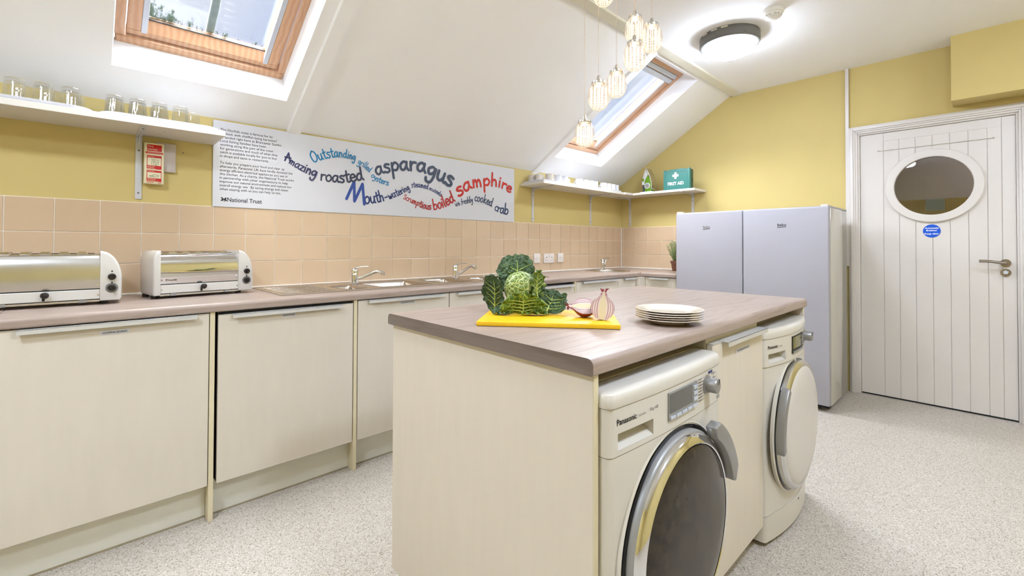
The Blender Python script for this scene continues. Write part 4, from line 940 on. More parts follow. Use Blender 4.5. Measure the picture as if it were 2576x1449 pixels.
# upturned tumblers with facets
def tumbler():
    out = [(.0, .1005), (.028, .1005), (.0325, .099), (.0340, .095), (.0345, .07), (.0365, .04), (.0395, .012), (.0400, .0)]
    inn = [(.0380, .0), (.0372, .012), (.0340, .04), (.0318, .07), (.0305, .084), (.0, .086)]
    pr = out + inn; wgt = [0, .4, .8, 1, 1, 1, .5, 0] + [0] * 6
    q = MB(); q.lathe(pr, 60, rfun=lambda t: [1 - .075 * w_ * abs(math.sin(5 * t)) ** 1.2 for w_ in wgt])
    o_ = q.build('drinking_glass', 'tumbler_glass', smooth=55); return o_
T0 = tumbler(); first = True
ORD = ['first', 'second', 'third', 'fourth', 'fifth', 'sixth']
def put_copy(src, loc, rot, label, cat, group, sc=1.0):
    c = copy_tree(src); c.location = loc; c.scale = (sc, sc, sc); c.rotation_euler = (0, 0, rot); tag(c, label, cat, group); return c
fx = [(-4.686, -.2, 'front', 0, 0), (-4.606, -.2, 'front', 0, 1), (-4.526, -.2, 'front', 0, 2), (-4.385, -.2, 'front', 1, 0), (-4.305, -.2, 'front', 1, 1), (-4.225, -.2, 'front', 1, 2), (-4.145, -.2, 'front', 1, 3), (-4.085, -.115, 'front', 1, 4),
      (-4.677, -.10, 'back', 0, 0), (-4.594, -.10, 'back', 0, 1), (-4.512, -.10, 'back', 0, 2), (-4.385, -.10, 'back', 1, 0), (-4.303, -.10, 'back', 1, 1), (-4.222, -.10, 'back', 1, 2)]
for x_, y_, row, tr, k in fx:
    put_copy(T0, (x_, y_, ZL + .0052), x_ * 30, 'upturned glass tumbler, %s from left in the %s row of the %s tray' % (ORD[k], row, ('left', 'right')[tr]), 'glass', 'upturned tumblers on the long shelf', .95)
bpy.data.objects.remove(T0)
# mugs
def mug(up, m_):
    r_ = bpy.data.objects.new('mug', None); COL.objects.link(r_); r_.empty_display_size = .03
    pr = [(0, 0), (.031, 0), (.034, .002), (.0375, .012), (.039, .03), (.039, .078), (.0405, .082), (.0385, .0825), (.0365, .078), (.0355, .03), (.03, .008), (0, .006)] if up else [(.039, 0), (.0375, .004), (.0375, .05), (.0365, .064), (.033, .074), (.028, .078), (.0265, .081), (.0, .081)]
    MB().lathe(pr if up else pr + [], 32).build('body', m_, r_, 45, local=True)
    MB().tube(catmull([(.036, 0, .066), (.052, 0, .064), (.061, 0, .050), (.058, 0, .032), (.046, 0, .020), (.036, 0, .017)], 4), .0048, 10, flat=1.3).build('handle', m_, r_, 60, local=True)
    return r_
MU, MC = mug(True, 'mug_white'), mug(True, 'mug_cream')
groups = [('left', [(-1.545, -.065), (-1.53, -.14), (-1.487, -.222), (-1.375, -.222), (-1.285, -.222)], .5), ('middle', [(-1.135, -.125), (-1.065, -.222), (-.972, -.222), (-.89, -.222), (-.812, -.218)], 1.57), ('right', [(-.73, -.125), (-.665, -.222), (-.585, -.222), (-.508, -.222), (-.432, -.21)], 1.57)]
for g, pts, rt_ in groups:
    for k, (x_, y_) in enumerate(pts):
        put_copy(MC if g == 'left' and k < 3 else MU, (x_, y_, ZR + .0052), (-.15 if g == 'left' else rt_), '%s mug, %s from the left on the %s mug tray' % ('cream white' if g == 'left' and k < 3 else 'bright white', ORD[k], g), 'mug', 'mugs on the corner shelf', .88)
for s_ in (MU, MC):
    for ch in list(s_.children): bpy.data.objects.remove(ch)
    bpy.data.objects.remove(s_)

# first aid box
r = thing('first_aid_box', (-.2, -.785, ZR), 'green first aid box standing on the corner shelf', 'first aid box')
y0_, y1_, xf_ = -.647, -.918, -.245
MB().box(xf_ + .034, xf_ + .09, y1_ + .004, y0_ - .004, ZR + .001, ZR + .196, .006).build('back_shell', 'aid_green_dark', r, 35)
fs_ = MB().prism([(y0_, ZR + .001), (y1_, ZR + .001), (y1_, ZR + .203), (y1_ + .022, ZR + .203), (y1_ + .022, ZR + .196), (y1_ + .055, ZR + .196), (y1_ + .055, ZR + .203), (y0_ - .06, ZR + .203), (y0_ - .06, ZR + .196), (y0_ - .024, ZR + .196), (y0_ - .024, ZR + .203), (y0_, ZR + .203)], xf_, xf_ + .034, 'x', bev=.003).build('front_shell', 'aid_green', r, 40)
fr_ = MB(); a_ = rrect(y1_ + .026, y0_ - .022, ZR + .016, ZR + .182, .012); b_ = rrect(y1_ + .028, y0_ - .024, ZR + .018, ZR + .180, .010); n = len(a_)
fr_.plate(a_, [b_], xf_ - .0012, xf_ + .001, 'x'); fr_.build('panel_rim', 'aid_green', fs_)
yc_ = -.775; zc_ = ZR + .139; MB().prism([(yc_ + a_ * .031, zc_ + b_ * .031) for a_, b_ in ((.35, 1), (.35, .35), (1, .35), (1, -.35), (.35, -.35), (.35, -1), (-.35, -1), (-.35, -.35), (-1, -.35), (-1, .35), (-.35, .35), (-.35, 1))], xf_ - .0012, xf_, 'x').build('white_cross', 'print_white', fs_)
t = MB(); add_text(t, 'FIRST AID', (xf_ - .0013, yc_ - .002, ZR + .047), XE, ZW, .042, width=.165, bold=.03, anchor='c'); t.build('lettering', 'print_white', fs_, fix=False)
MB().box(xf_ + .06, xf_ + .07, y1_ + .0025, y1_ + .006, ZR + .07, ZR + .1).build('latch', 'gap_black', r)
# steam iron standing on its heel
r = thing('steam_iron', (-.165, -.44, ZR), 'green and white steam iron standing upright on the corner shelf', 'iron')
def IRON(poly, hw, name, m_, bev=.004, par=None, off=0.0):
    """outline in (right, up) seen from the room; thickness across x"""
    return MB().prism([(-.44 - p[0], ZR + p[1]) for p in poly], -.165 - hw + off, -.165 + hw + off, 'x', bev=bev).build(name, m_, par or r, 40)
sole = [(.055, .03), (.062, .05), (.060, .09), (.050, .14), (.030, .20), (.005, .245), (-.014, .262), (-.010, .250), (.012, .215), (.034, .165), (.046, .12), (.053, .08), (.053, .05), (.046, .032)]
IRON(sole, .048, 'soleplate', 'chrome_soft', .002)
IRON([(.044, .012), (.052, .05), (.052, .09), (.044, .13), (.028, .175), (.012, .19), (-.010, .155), (-.028, .118), (-.024, .07), (-.026, .012)], .042, 'water_tank', 'iron_green', .008)
IRON([(-.016, .262), (.010, .21), (.022, .182), (.008, .178), (-.012, .15), (-.028, .118), (-.030, .085), (-.062, .085), (-.062, .125), (-.052, .165), (-.036, .215)], .036, 'shell', 'iron_white', .008)
hd = IRON([(-.062, .012), (-.062, .088), (-.032, .088), (-.032, .012)], .022, 'handle', 'iron_grey', .006)
IRON([(-.052, .118), (-.056, .15), (-.038, .156), (-.032, .128)], .014, 'steam_button', 'iron_green', .004, hd, -.028)
q = MB().lathe([(.024, 0), (.030, 0), (.030, .012), (.024, .012)], 28, Matrix.Translation((-.207, -.45, ZR + .072)) @ Matrix.Rotation(-PI / 2, 4, 'Y'), close=True).build('dial_ring', 'iron_white', r, 40)
MB().cyl((-.207, -.45, ZR + .072), .022, .014, '-x', 24).build('dial', 'grey_plastic', r, 40)
MB().prism([(-.44 - p[0], p[1]) for p in ((-.078, ZR + .001), (.058, ZR + .001), (.06, ZR + .014), (-.07, ZR + .012))], -.215, -.115, 'x', bev=.003).build('heel_rest', 'iron_white', r, 40)

# ------------------------------------------------------------------ wall signs and fittings
r = thing('fire_blanket', (-4.229, -.045, 1.455), 'cream fire blanket case with red panels beside the shelf bracket', 'fire blanket')
bx = (-4.268, -4.190); bz = (1.455, 1.657); yb_ = -.047
case = MB().box(bx[0], bx[1], yb_, -.001, bz[0], bz[1], .004).build('case', 'blanket_cream', r, 35)
def FB(u0, u1, w0, w1, m_='blanket_red', name='red_panel', dy=.0008):
    W_, H_ = bx[1] - bx[0], bz[1] - bz[0]
    return MB().box(bx[0] + W_ * u0, bx[0] + W_ * u1, yb_ - dy, yb_, bz[1] - H_ * w1, bz[1] - H_ * w0).build(name, m_, case)
FB(.13, .87, .04, .20); FB(.06, .94, .22, .265); FB(.13, .87, .305, .64); FB(.13, .87, .67, .945); FB(.16, .84, .36, .55, 'blanket_cream', 'picture_panel', .0012); FB(.16, .84, .72, .86, 'blanket_cream', 'picture_panel', .0012)
t = MB(); W_, H_ = bx[1] - bx[0], bz[1] - bz[0]; P_ = lambda u, w: (bx[0] + W_ * u, yb_ - .0016, bz[1] - H_ * w)
add_text(t, 'Fire', P_(.17, .105), XW, ZW, .0135, width=.021); add_text(t, 'blanket', P_(.17, .175), XW, ZW, .0135, width=.038)
t.build('lettering', 'blanket_cream', case, fix=False)
t = MB()      # small print, too fine to read: rows of dashes
for w_, u1_ in ((.246, .9), (.333, .5), (.575, .55), (.60, .5), (.625, .57), (.697, .5), (.88, .62), (.905, .55), (.93, .72)):
    u_ = .17
    while u_ < u1_:
        d_ = random.uniform(.04, .11); p0, p1 = P_(u_, w_), P_(min(u_ + d_, u1_), w_); t.box(p0[0], p1[0], p0[1], p0[1] + .0008, p0[2] - .0008, p0[2] + .0008); u_ += d_ + .025
tag(t.build('small_print', 'blanket_cream', case), kind='stuff')
t = MB()
for u_, u1_ in ((.13, .24), (.27, .36), (.38, .46), (.68, .76), (.78, .86)):
    p0, p1 = P_(u_, .97), P_(u1_, .97); t.box(p0[0], p1[0], p0[1], p0[1] + .0008, p0[2] - .0012, p0[2] + .0012)
tag(t.build('small_print', 'blanket_red', case), kind='stuff')
q = MB()
def seg(p, q_, w_=.0006):
    a, b = Vector(P_(*p)), Vector(P_(*q_)); q.tube([a, b], w_, 5)
for c in [((.46, .46), (.58, .48)), ((.58, .48), (.70, .46)), ((.46, .46), (.46, .52)), ((.46, .52), (.58, .54)), ((.58, .54), (.70, .52)), ((.70, .52), (.70, .40)), ((.58, .48), (.58, .54)), ((.36, .40), (.70, .41)), ((.38, .44), (.37, .53)), ((.36, .41), (.46, .46)), ((.44, .40), (.52, .46)), ((.5, .43), (.62, .44))]: seg(*c)
for c in [((.28, .82), (.40, .79)), ((.40, .79), (.56, .77)), ((.56, .77), (.74, .79)), ((.74, .79), (.70, .82)), ((.70, .82), (.48, .83)), ((.48, .83), (.30, .82)), ((.44, .79), (.46, .82)), ((.26, .81), (.30, .80))]: seg(*c, .0007)
tag(q.build('instruction_drawing', 'print_black', case), kind='stuff')
o = MB().box(-4.222, -4.140, -.022, -.001, 1.523, 1.668, .003).build('junction_box', 'box_grey', smooth=35); tag(o, 'plain grey wall box partly behind the fire blanket', 'box')
o = MB().tube([(-4.108, 0, 1.630), (-4.108, -.012, 1.6315)], .0025, 8).cyl((-4.108, -.011, 1.6314), .0045, .003, '-y', 12).build('wall_nail', 'satin_nickel'); tag(o, 'bare nail in the yellow wall left of the sign', 'nail')
# socket outlets
def socket(x0, x1, z0, z1, twin, label):
    r_ = thing('socket_outlet', ((x0 + x1) / 2, -.008, z0), label, 'socket', group='white wall sockets')
    pl = MB().box(x0, x1, -.018, -.008, z0, z1, .003).build('plate', 'socket_white', r_, 35)
    H_ = z1 - z0; W_ = x1 - x0
    if twin:
        for cx_ in (x0 + W_ * .25, x0 + W_ * .75):
            MB().box(cx_ - .0035, cx_ + .0035, -.0186, -.018, z0 + H_ * .55, z0 + H_ * .66).build('socket_hole', 'print_black', pl)
            for s_ in (-1, 1): MB().box(cx_ + s_ * .011 - .003, cx_ + s_ * .011 + .003, -.0186, -.018, z0 + H_ * .27, z0 + H_ * .33).build('socket_hole', 'print_black', pl)
        for s_ in (.44, .56): MB().box(x0 + W_ * s_ - .005, x0 + W_ * s_ + .005, -.022, -.018, z0 + H_ * .62, z0 + H_ * .84, .001).build('rocker', 'socket_white', pl)
    else:
        MB().box(x0 + W_ * .38, x0 + W_ * .62, -.022, -.018, z0 + H_ * .40, z0 + H_ * .64, .001).build('rocker', 'socket_white', pl)
    for s_ in (.10, .90): MB().cyl((x0 + W_ * s_, -.018, z0 + H_ * .5), .003, .0008, '-y', 10).build('screw', 'print_grey', pl)
socket(-1.467, -1.383, .993, 1.082, False, 'single white switch plate on the tiles nearest the cabbage')
socket(-1.333, -1.187, .990, 1.080, True, 'white twin socket between the two single switch plates')
socket(-1.133, -1.047, .993, 1.084, False, 'single white switch plate nearest the round basin')
# blue fire door disc
r = thing('door_sign', (.01, -2.607, 1.272), 'round blue automatic fire door sign below the porthole', 'sign')
MB().cyl((.0095, -2.607, 1.272), .0478, .0012, '-x', 48).build('disc', 'sign_blue', r)
t = MB(); add_text(t, 'Automatic', (.0078, -2.607, 1.288), XE, ZW, .0155, width=.074, bold=.02, anchor='c'); add_text(t, 'firedoor', (.0078, -2.607, 1.271), XE, ZW, .0155, width=.06, bold=.02, anchor='c'); add_text(t, 'Keep clear', (.0078, -2.607, 1.247), XE, ZW, .0155, width=.078, bold=.02, anchor='c')
t.build('lettering', 'print_white', r, fix=False)

# ------------------------------------------------------------------ printed sign board
r = thing('sign_board', (-2.848, -.006, 1.362), 'long white printed sign about local food above the tiles', 'sign')
SX0, SX1, SZ0, SZ1 = -3.977, -1.719, 1.362, 1.832; YSG = -.0125
brd = MB().box(SX0, SX1, YSG, -.0055, SZ0, SZ1, .0006, 1).build('board', 'sign_white', r)
PARA = ['The Norfolk coast is famous for its', 'seafood, with shellfish being harvested', 'or landed right here at Brancaster Staithe.', 'Local fishing families have been', 'working along this part of the coast', 'for generations and much of what they', 'catch is available locally for you to buy', 'in shops and taste in restaurants.', None,
        'To help you prepare your food and clear up', 'afterwards, Panasonic UK have kindly donated the', 'energy efficient electrical appliances you see in', 'this kitchen. As a charity, the National Trust works', 'in partnership with other organisations to help', 'improve our natural environment and reduce our', 'overall energy use.  By saving energy and water', 'when staying with us you can help us too.']
vs_, _f = text_geo(PARA[10], .004); ref_w = max(v[0] for v in vs_) - min(v[0] for v in vs_)
t = MB()
for k, ln_ in enumerate(PARA):
    if not ln_: continue
    z = 1.7785 - .0206 * k if k < 8 else 1.5975 - .0206 * (k - 9)
    v_, _f = text_geo(ln_, .004); w_ = max(v[0] for v in v_) - min(v[0] for v in v_)
    add_text(t, ln_, (-3.945, YSG - .0006, z), XW, ZW, .0192, width=w_ * .374 / ref_w, bold=.004)
tag(t.build('paragraph_lettering', 'print_black', brd, fix=False), kind='stuff')
t = MB(); add_text(t, 'National Trust', (-3.908, YSG - .0006, 1.392), XW, ZW, .033, width=.172, bold=.012); t.build('name_lettering', 'print_black', brd, fix=False)
t = MB()
def leaf2(cx, cz, ang, L_, w_):
    P = []
    for k in range(17):
        u = k / 16; h = w_ * math.sin(PI * u) ** .7 * (1 + .16 * math.sin(6 * PI * u)); P.append((u * L_, h))
    P += [(u * L_, -h) for u, h in [(p[0] / L_, p[1]) for p in P[::-1]][1:-1]]
    c, s = math.cos(ang), math.sin(ang); n = len(P)
    yl_ = YSG - .0005 - .0001 * len(t.f); t.add([(cx + a * c - b * s, yl_, cz + a * s + b * c) for a, b in P], [tuple(range(n))])
for a_, L_, w_ in ((2.35, .019, .0036), (.75, .018, .0036), (3.5, .016, .004), (-.35, .017, .004)): leaf2(-3.9245, 1.4015, a_, L_, w_)
leaf2(-3.917, 1.400, 1.2, .008, .0028); leaf2(-3.927, 1.394, -.3, .010, .0016)
t.build('oak_leaf_emblem', 'print_black', brd, fix=False)
# hand-drawn lettering: strokes of a brush script laid along curved baselines
GL = {
 'a': (.9, [[(.62, .9), (.35, 1.0), (.05, .6), (.12, .1), (.4, .1), (.62, .6), (.66, .98)], [(.66, .98), (.62, .4), (.78, .02)]]),
 'b': (.85, [[(.15, 1.9), (.1, .9), (.08, .05)], [(.08, .5), (.4, .95), (.7, .6), (.5, .05), (.08, .05)]]),
 'c': (.75, [[(.6, .85), (.35, 1), (.05, .5), (.25, .02), (.65, .15)]]),
 'd': (.95, [[(.62, .8), (.35, .95), (.05, .45), (.25, .03), (.6, .4), (.7, 1.8)], [(.68, 1.2), (.62, .4), (.8, .02)]]),
 'e': (.75, [[(.08, .5), (.6, .6), (.5, .98), (.2, .9), (.05, .4), (.3, 0), (.65, .18)]]),
 'f': (.6, [[(.6, 1.7), (.38, 1.85), (.28, 1.3), (.25, 0), (.15, -.4)], [(0, .9), (.55, 1.0)]]),
 'g': (.9, [[(.62, .85), (.35, 1), (.05, .6), (.2, .15), (.5, .35), (.66, .95)], [(.66, .95), (.66, 0), (.5, -.7), (.15, -.75), (.05, -.45)]]),
 'h': (.85, [[(.15, 1.9), (.1, 0)], [(.1, .5), (.35, .95), (.58, .75), (.6, 0)]]),
 'i': (.38, [[(.12, .95), (.12, 0)], [(.13, 1.36), (.16, 1.42)]]),
 'k': (.8, [[(.15, 1.9), (.1, 0)], [(.6, 1.0), (.13, .45)], [(.13, .45), (.65, 0)]]),
 'l': (.40, [[(.15, 1.9), (.12, .3), (.25, 0)]]),
 'm': (1.1, [[(.1, .95), (.08, 0)], [(.09, .5), (.3, .95), (.42, .6), (.42, 0)], [(.43, .5), (.65, .95), (.8, .6), (.82, 0)]]),
 'n': (.8, [[(.1, .95), (.08, 0)], [(.09, .5), (.35, .95), (.55, .7), (.58, 0)]]),
 'o': (.85, [[(.4, 1), (.08, .65), (.15, .1), (.45, .02), (.7, .45), (.58, .9), (.38, 1.0)]]),
 'p': (.85, [[(.12, .95), (.08, -.85)], [(.1, .55), (.4, 1.0), (.7, .65), (.5, .1), (.1, .15)]]),
 'r': (.65, [[(.1, .95), (.1, 0)], [(.1, .5), (.3, .9), (.58, .9)]]),
 's': (.7, [[(.58, .9), (.3, 1.0), (.12, .75), (.5, .4), (.5, .1), (.25, -.02), (.02, .12)]]),
 't': (.65, [[(.3, 1.6), (.28, .2), (.45, 0), (.6, .1)], [(.02, 1.0), (.6, 1.1)]]),
 'u': (.85, [[(.08, .95), (.1, .2), (.35, .02), (.58, .4), (.62, .95)], [(.62, .95), (.62, .2), (.75, 0)]]),
 'w': (1.0, [[(.05, .95), (.2, .08), (.3, .1), (.45, .7), (.58, .08), (.68, .1), (.9, 1)]]),
 'y': (.8, [[(.08, .95), (.15, .45), (.4, .4), (.6, .9)], [(.62, .95), (.5, -.1), (.25, -.7), (0, -.6)]]),
 'z': (.75, [[(.05, .95), (.6, .95)], [(.6, .95), (.08, .05)], [(.08, .05), (.65, .05)]]),
 'A': (.85, [[(0, 0), (.35, 1.0)], [(.35, 1.0), (.75, -.05)], [(-.05, .42), (.75, .45)]]),
 'O': (1.15, [[(.55, 1.75), (.1, 1.2), (.15, .3), (.5, 0), (.95, .5), (.9, 1.4), (.5, 1.75)]]),
 'M': (1.6, [[(.0, .05), (.28, 1.6)], [(.28, 1.6), (.66, .05)], [(.66, .05), (.98, 1.65)], [(.98, 1.65), (1.5, .05)]]),
 'S': (.8, [[(.65, 1.45), (.35, 1.6), (.1, 1.25), (.5, .75), (.6, .3), (.3, 0), (0, .2)]]),
 'W': (1.15, [[(0, 1.5), (.25, 0)], [(.25, 0), (.5, 1.0)], [(.5, 1.0), (.75, 0)], [(.75, 0), (1.05, 1.5)]]),
 '-': (.65, [[(.1, .5), (.55, .55)]]) }
WORDS = [
    ("A", "AMA", [(-3.615, 1.657), (-3.581, 1.652)], 0.0500, 0.0440),
    ("mazing", "AMA", [(-3.593, 1.645), (-3.532, 1.613), (-3.43, 1.574)], 0.0260, 0.0350),
    ("roasted", "ROA", [(-3.406, 1.562), (-3.267, 1.56), (-3.112, 1.595)], 0.0390, 0.0480),
    ("Outstanding", "OUT", [(-3.451, 1.665), (-3.355, 1.708), (-3.269, 1.724), (-3.178, 1.714)], 0.0390, 0.0280),
    ("grilled", "OUT", [(-3.165, 1.697), (-3.119, 1.675), (-3.079, 1.646)], 0.0250, 0.0230),
    ("oysters", "OUT", [(-3.07, 1.622), (-3.021, 1.59), (-2.938, 1.57)], 0.0220, 0.0240),
    ("asparagus", "ASP", [(-3.026, 1.634), (-2.873, 1.685), (-2.673, 1.7), (-2.533, 1.657), (-2.394, 1.608)], 0.0520, 0.0760),
    ("M", "MOU", [(-3.238, 1.453), (-3.108, 1.423)], 0.0800, 0.0820),
    ("outh-", "NAV", [(-3.111, 1.433), (-3.029, 1.446), (-2.938, 1.473)], 0.0470, 0.0380),
    ("watering", "NAV", [(-2.931, 1.475), (-2.852, 1.511), (-2.766, 1.562)], 0.0310, 0.0250),
    ("steamed", "NAV", [(-2.754, 1.575), (-2.682, 1.582), (-2.612, 1.573)], 0.0230, 0.0240),
    ("mussels", "NAV", [(-2.604, 1.57), (-2.554, 1.556), (-2.498, 1.527)], 0.0190, 0.0190),
    ("Scrumptious", "RED", [(-2.821, 1.488), (-2.733, 1.456), (-2.65, 1.428), (-2.584, 1.423)], 0.0220, 0.0310),
    ("boiled", "RED", [(-2.562, 1.423), (-2.464, 1.451), (-2.358, 1.507)], 0.0420, 0.0500),
    ("samphire", "SAM", [(-2.328, 1.54), (-2.19, 1.624), (-2.034, 1.655), (-1.897, 1.657), (-1.76, 1.614)], 0.0640, 0.0520),
    ("With", "SLA", [(-2.357, 1.459), (-2.312, 1.476)], 0.0180, 0.0170),
    ("freshly", "SLA", [(-2.303, 1.482), (-2.183, 1.506)], 0.0230, 0.0280),
    ("cooked", "SLA", [(-2.168, 1.519), (-2.073, 1.509), (-1.979, 1.481)], 0.0360, 0.0410),
    ("crab", "SLA", [(-1.954, 1.461), (-1.896, 1.436), (-1.788, 1.425)], 0.0400, 0.0490)]
def script_word(word, ink, base, h0, h1):
    pts = catmull([Vector((p[0], p[1], 0)) for p in base], 16); acc = [0]
    for a, b in zip(pts, pts[1:]): acc.append(acc[-1] + (b - a).length)
    L_ = acc[-1]; n = len(word); hs = [h0 + (h1 - h0) * (k / max(1, n - 1)) for k in range(n)]
    tot = sum(GL[c][0] * h for c, h in zip(word, hs)); sx = L_ / tot; pos = 0; m_ = MB(); lay = [YSG - .0005]
    def nxt(): lay[0] -= .00008; return lay[0]
    def at(s):
        s = min(max(s, 0), L_)
        for i in range(len(acc) - 1):
            if acc[i + 1] >= s: break
        f = (s - acc[i]) / max(1e-9, acc[i + 1] - acc[i]); return pts[i].lerp(pts[i + 1], f), (pts[i + 1] - pts[i]).normalized()
    for c, h in zip(word, hs):
        adv, strokes = GL[c]; w_ = adv * h * sx; o_, tn = at(pos); _, tm = at(pos + w_ / 2); nr = Vector((-tm.y, tm.x, 0))
        hw = h * (.135 if ink in ('ASP', 'SAM') else .115) * min(1.15, max(.8, sx))
        for s_ in strokes:
            P = catmull([Vector((p[0], p[1], 0)) for p in s_], 5)
            Q = [o_ + tm * p.x * h * sx + nr * p.y * h for p in P]; vs = []
            for i, q in enumerate(Q):
                d = (Q[min(i + 1, len(Q) - 1)] - Q[max(i - 1, 0)]).normalized(); e = Vector((-d.y, d.x, 0)) * hw
                vs += [q + e, q - e]
            yl = nxt(); m_.add([(v.x, yl, v.y) for v in vs], [(2 * i, 2 * i + 1, 2 * i + 3, 2 * i + 2) for i in range(len(Q) - 1)])
            for q in (Q[0], Q[-1]): yl = nxt(); m_.add([(q.x + hw * math.cos(2 * PI * k / 10), yl, q.y + hw * math.sin(2 * PI * k / 10)) for k in range(10)], [tuple(range(10))])
        pos += w_
    return m_
for wd_ in WORDS:
    script_word(*wd_).build('script_lettering', 'ink_' + wd_[1], brd, fix=False)

# ------------------------------------------------------------------ toasters
def toaster(x, y, rot, body, label, mark):
    r_ = thing('toaster', (x, y, .91), label, 'toaster', rot, 'long slot toasters')
    hb, D = .160, .105
    # chrome sleeve: bowed front, rolled top edges (profile in y,z)
    half = [(-D + .004, .066), (-D - .002, .10), (-D - .003, .13), (-D + .001, .165), (-D + .008, .186), (-D + .018, .199), (-D + .034, .206)]
    prof = half + [(-p[0], p[1]) for p in half[::-1]]
    MB().prism(prof, -hb, hb, 'x').build('sleeve', body, r_, 35, local=True)
    MB().box(-hb, hb, -D + .006, D - .006, .018, .066).build('base_frame', 'gap_black', r_, local=True)
    MB().box(-hb, hb, -D - .003, -D + .008, .0235, .062, .002).build('lower_panel', 'toaster_white', r_, local=True)
    MB().box(-hb, hb, -D + .002, D - .002, .012, .0205, .001).build('crumb_tray', 'chrome_soft', r_, local=True)
    for s in (-.11, .11): MB().box(s - .012, s + .012, -D - .004, -D + .004, .011, .022, .001).build('tray_clip', 'handle_grey', r_, local=True)
    for k in range(6):
        xc_ = -hb + .028 + k * .053
        MB().box(xc_ - .010, xc_ + .010, -.066, .066, .2055, .2075).build('slot', 'gap_black', r_, local=True)
        MB().prism([(xc_ + .012, .206), (xc_ + .016, .214), (xc_ + .036, .214), (xc_ + .041, .206)], -.07, .07, 'y').build('slot_guard', 'steel', r_, local=True) if k < 5 else None
    MB().prism([(-hb, .206), (-hb, .213), (-hb + .012, .213), (-hb + .016, .206)], -.07, .07, 'y').build('slot_guard', 'steel', r_, local=True)
    for s in (-1, 1):
        cw, rv = (.068, .118) if s > 0 else (.026, .05)
        # enamelled end cap: quarter-round shoulder, softened front and back edges
        def loop(k, y_):
            P = [(0, .014), (cw - .006, .014), (cw, .024), (cw, .218 - rv)] + [(cw * math.cos(a), .218 - rv + rv * math.sin(a)) for a in [PI / 2 * q / 12 for q in range(1, 13)]]
            return [(s * (hb + p[0] * (1 - .7 * k / cw)), y_, .014 + k * .5 + (p[1] - .014) * (1 - k / .15)) for p in P]
        Ls = [loop(.012, -D - .008), loop(.006, -D - .0068), loop(.002, -D - .003), loop(0, -D + .004), loop(0, D - .004), loop(.002, D + .003), loop(.006, D + .0068), loop(.012, D + .008)]; n = len(Ls[0])
        cap = MB().add([p for L in Ls for p in L], [(k * n + i, k * n + (i + 1) % n, (k + 1) * n + (i + 1) % n, (k + 1) * n + i) for k in range(7) for i in range(n)] + [tuple(range(n)), tuple(7 * n + i for i in range(n))]).build('end_cap', 'toaster_white', r_, 40, local=True)
        for yy in (-.07, .07): MB().cyl((s * (hb + .012), yy, 0), .013, .015).build('foot', 'black_plastic', r_, local=True)
        if s > 0:
            yk = -D - .008; xk = hb + .036
            for zz, R_, rim in ((.112, .0135, False), (.066, .0135, True)):
                if rim: MB().lathe([(.0145, 0), (.0195, 0), (.0195, .0012), (.0145, .0012)], 36, Matrix.Translation((xk, yk, zz)) @ Matrix.Rotation(PI / 2, 4, 'X'), close=True).build('dial_plate', 'black_gloss', cap, local=True)
                if rim: MB().lathe([(.0155, .0012), (.0182, .0012), (.0182, .0016), (.0155, .0016)], 36, Matrix.Translation((xk, yk, zz)) @ Matrix.Rotation(PI / 2, 4, 'X'), close=True).build('dial_scale', 'grey_plastic', cap, local=True)
                kn = MB().lathe([(0, 0), (R_, 0), (R_ * .95, .009), (R_ * .8, .012), (0, .012)], 30, Matrix.Translation((xk, yk - .0005, zz)) @ Matrix.Rotation(PI / 2, 4, 'X')).build('control_knob', 'black_plastic', cap, 40, local=True)
                MB().box(xk - .0035, xk + .0035, yk - .021, yk - .011, zz - R_ * .85, zz + R_ * .85, .002).build('knob_grip', 'black_plastic', kn, local=True)
                MB().cyl((xk, yk + .0005, zz + .0225), .0028, .002, '-y', 12).build('pilot_lamp', 'black_gloss', cap, local=True)
    # eject lever with round black knob
    MB().box(-.004, .004, -D - .004, -D - .002, .026, .05).build('lever_slot', 'gap_black', r_, local=True)
    MB().lathe([(0, 0), (.004, 0), (.004, .010), (.0085, .012), (.012, .017), (.0125, .023), (.009, .029), (0, .031)], 26, Matrix.Translation((.004, -D - .003, .049)) @ Matrix.Rotation(PI / 2, 4, 'X')).build('lever_knob', 'black_plastic', r_, 40, local=True)
    for sx_, zz in ((-hb + .006, .04), (hb - .006, .04), (-hb + .006, .083), (hb - .006, .083)): MB().cyl((sx_, -D - .0005, zz), .003, .003, '-y', 12).build('rivet', 'chrome', r_, local=True)
    if mark:
        t_ = MB(); add_text(t_, 'Dualit', (-hb + .022, -D - .0030, .079), XW, ZW, .012, width=.042); t_.build('lettering', 'screen_olive', r_, local=True, fix=False)
    return r_
toaster(-4.588, -.29, 0.0, 'chrome_soft', 'long white toaster with brushed front at the left picture edge', False)
toaster(-4.084, -.205, math.radians(8), 'chrome', 'long white toaster with mirror chrome front beside the sink drainer', True)

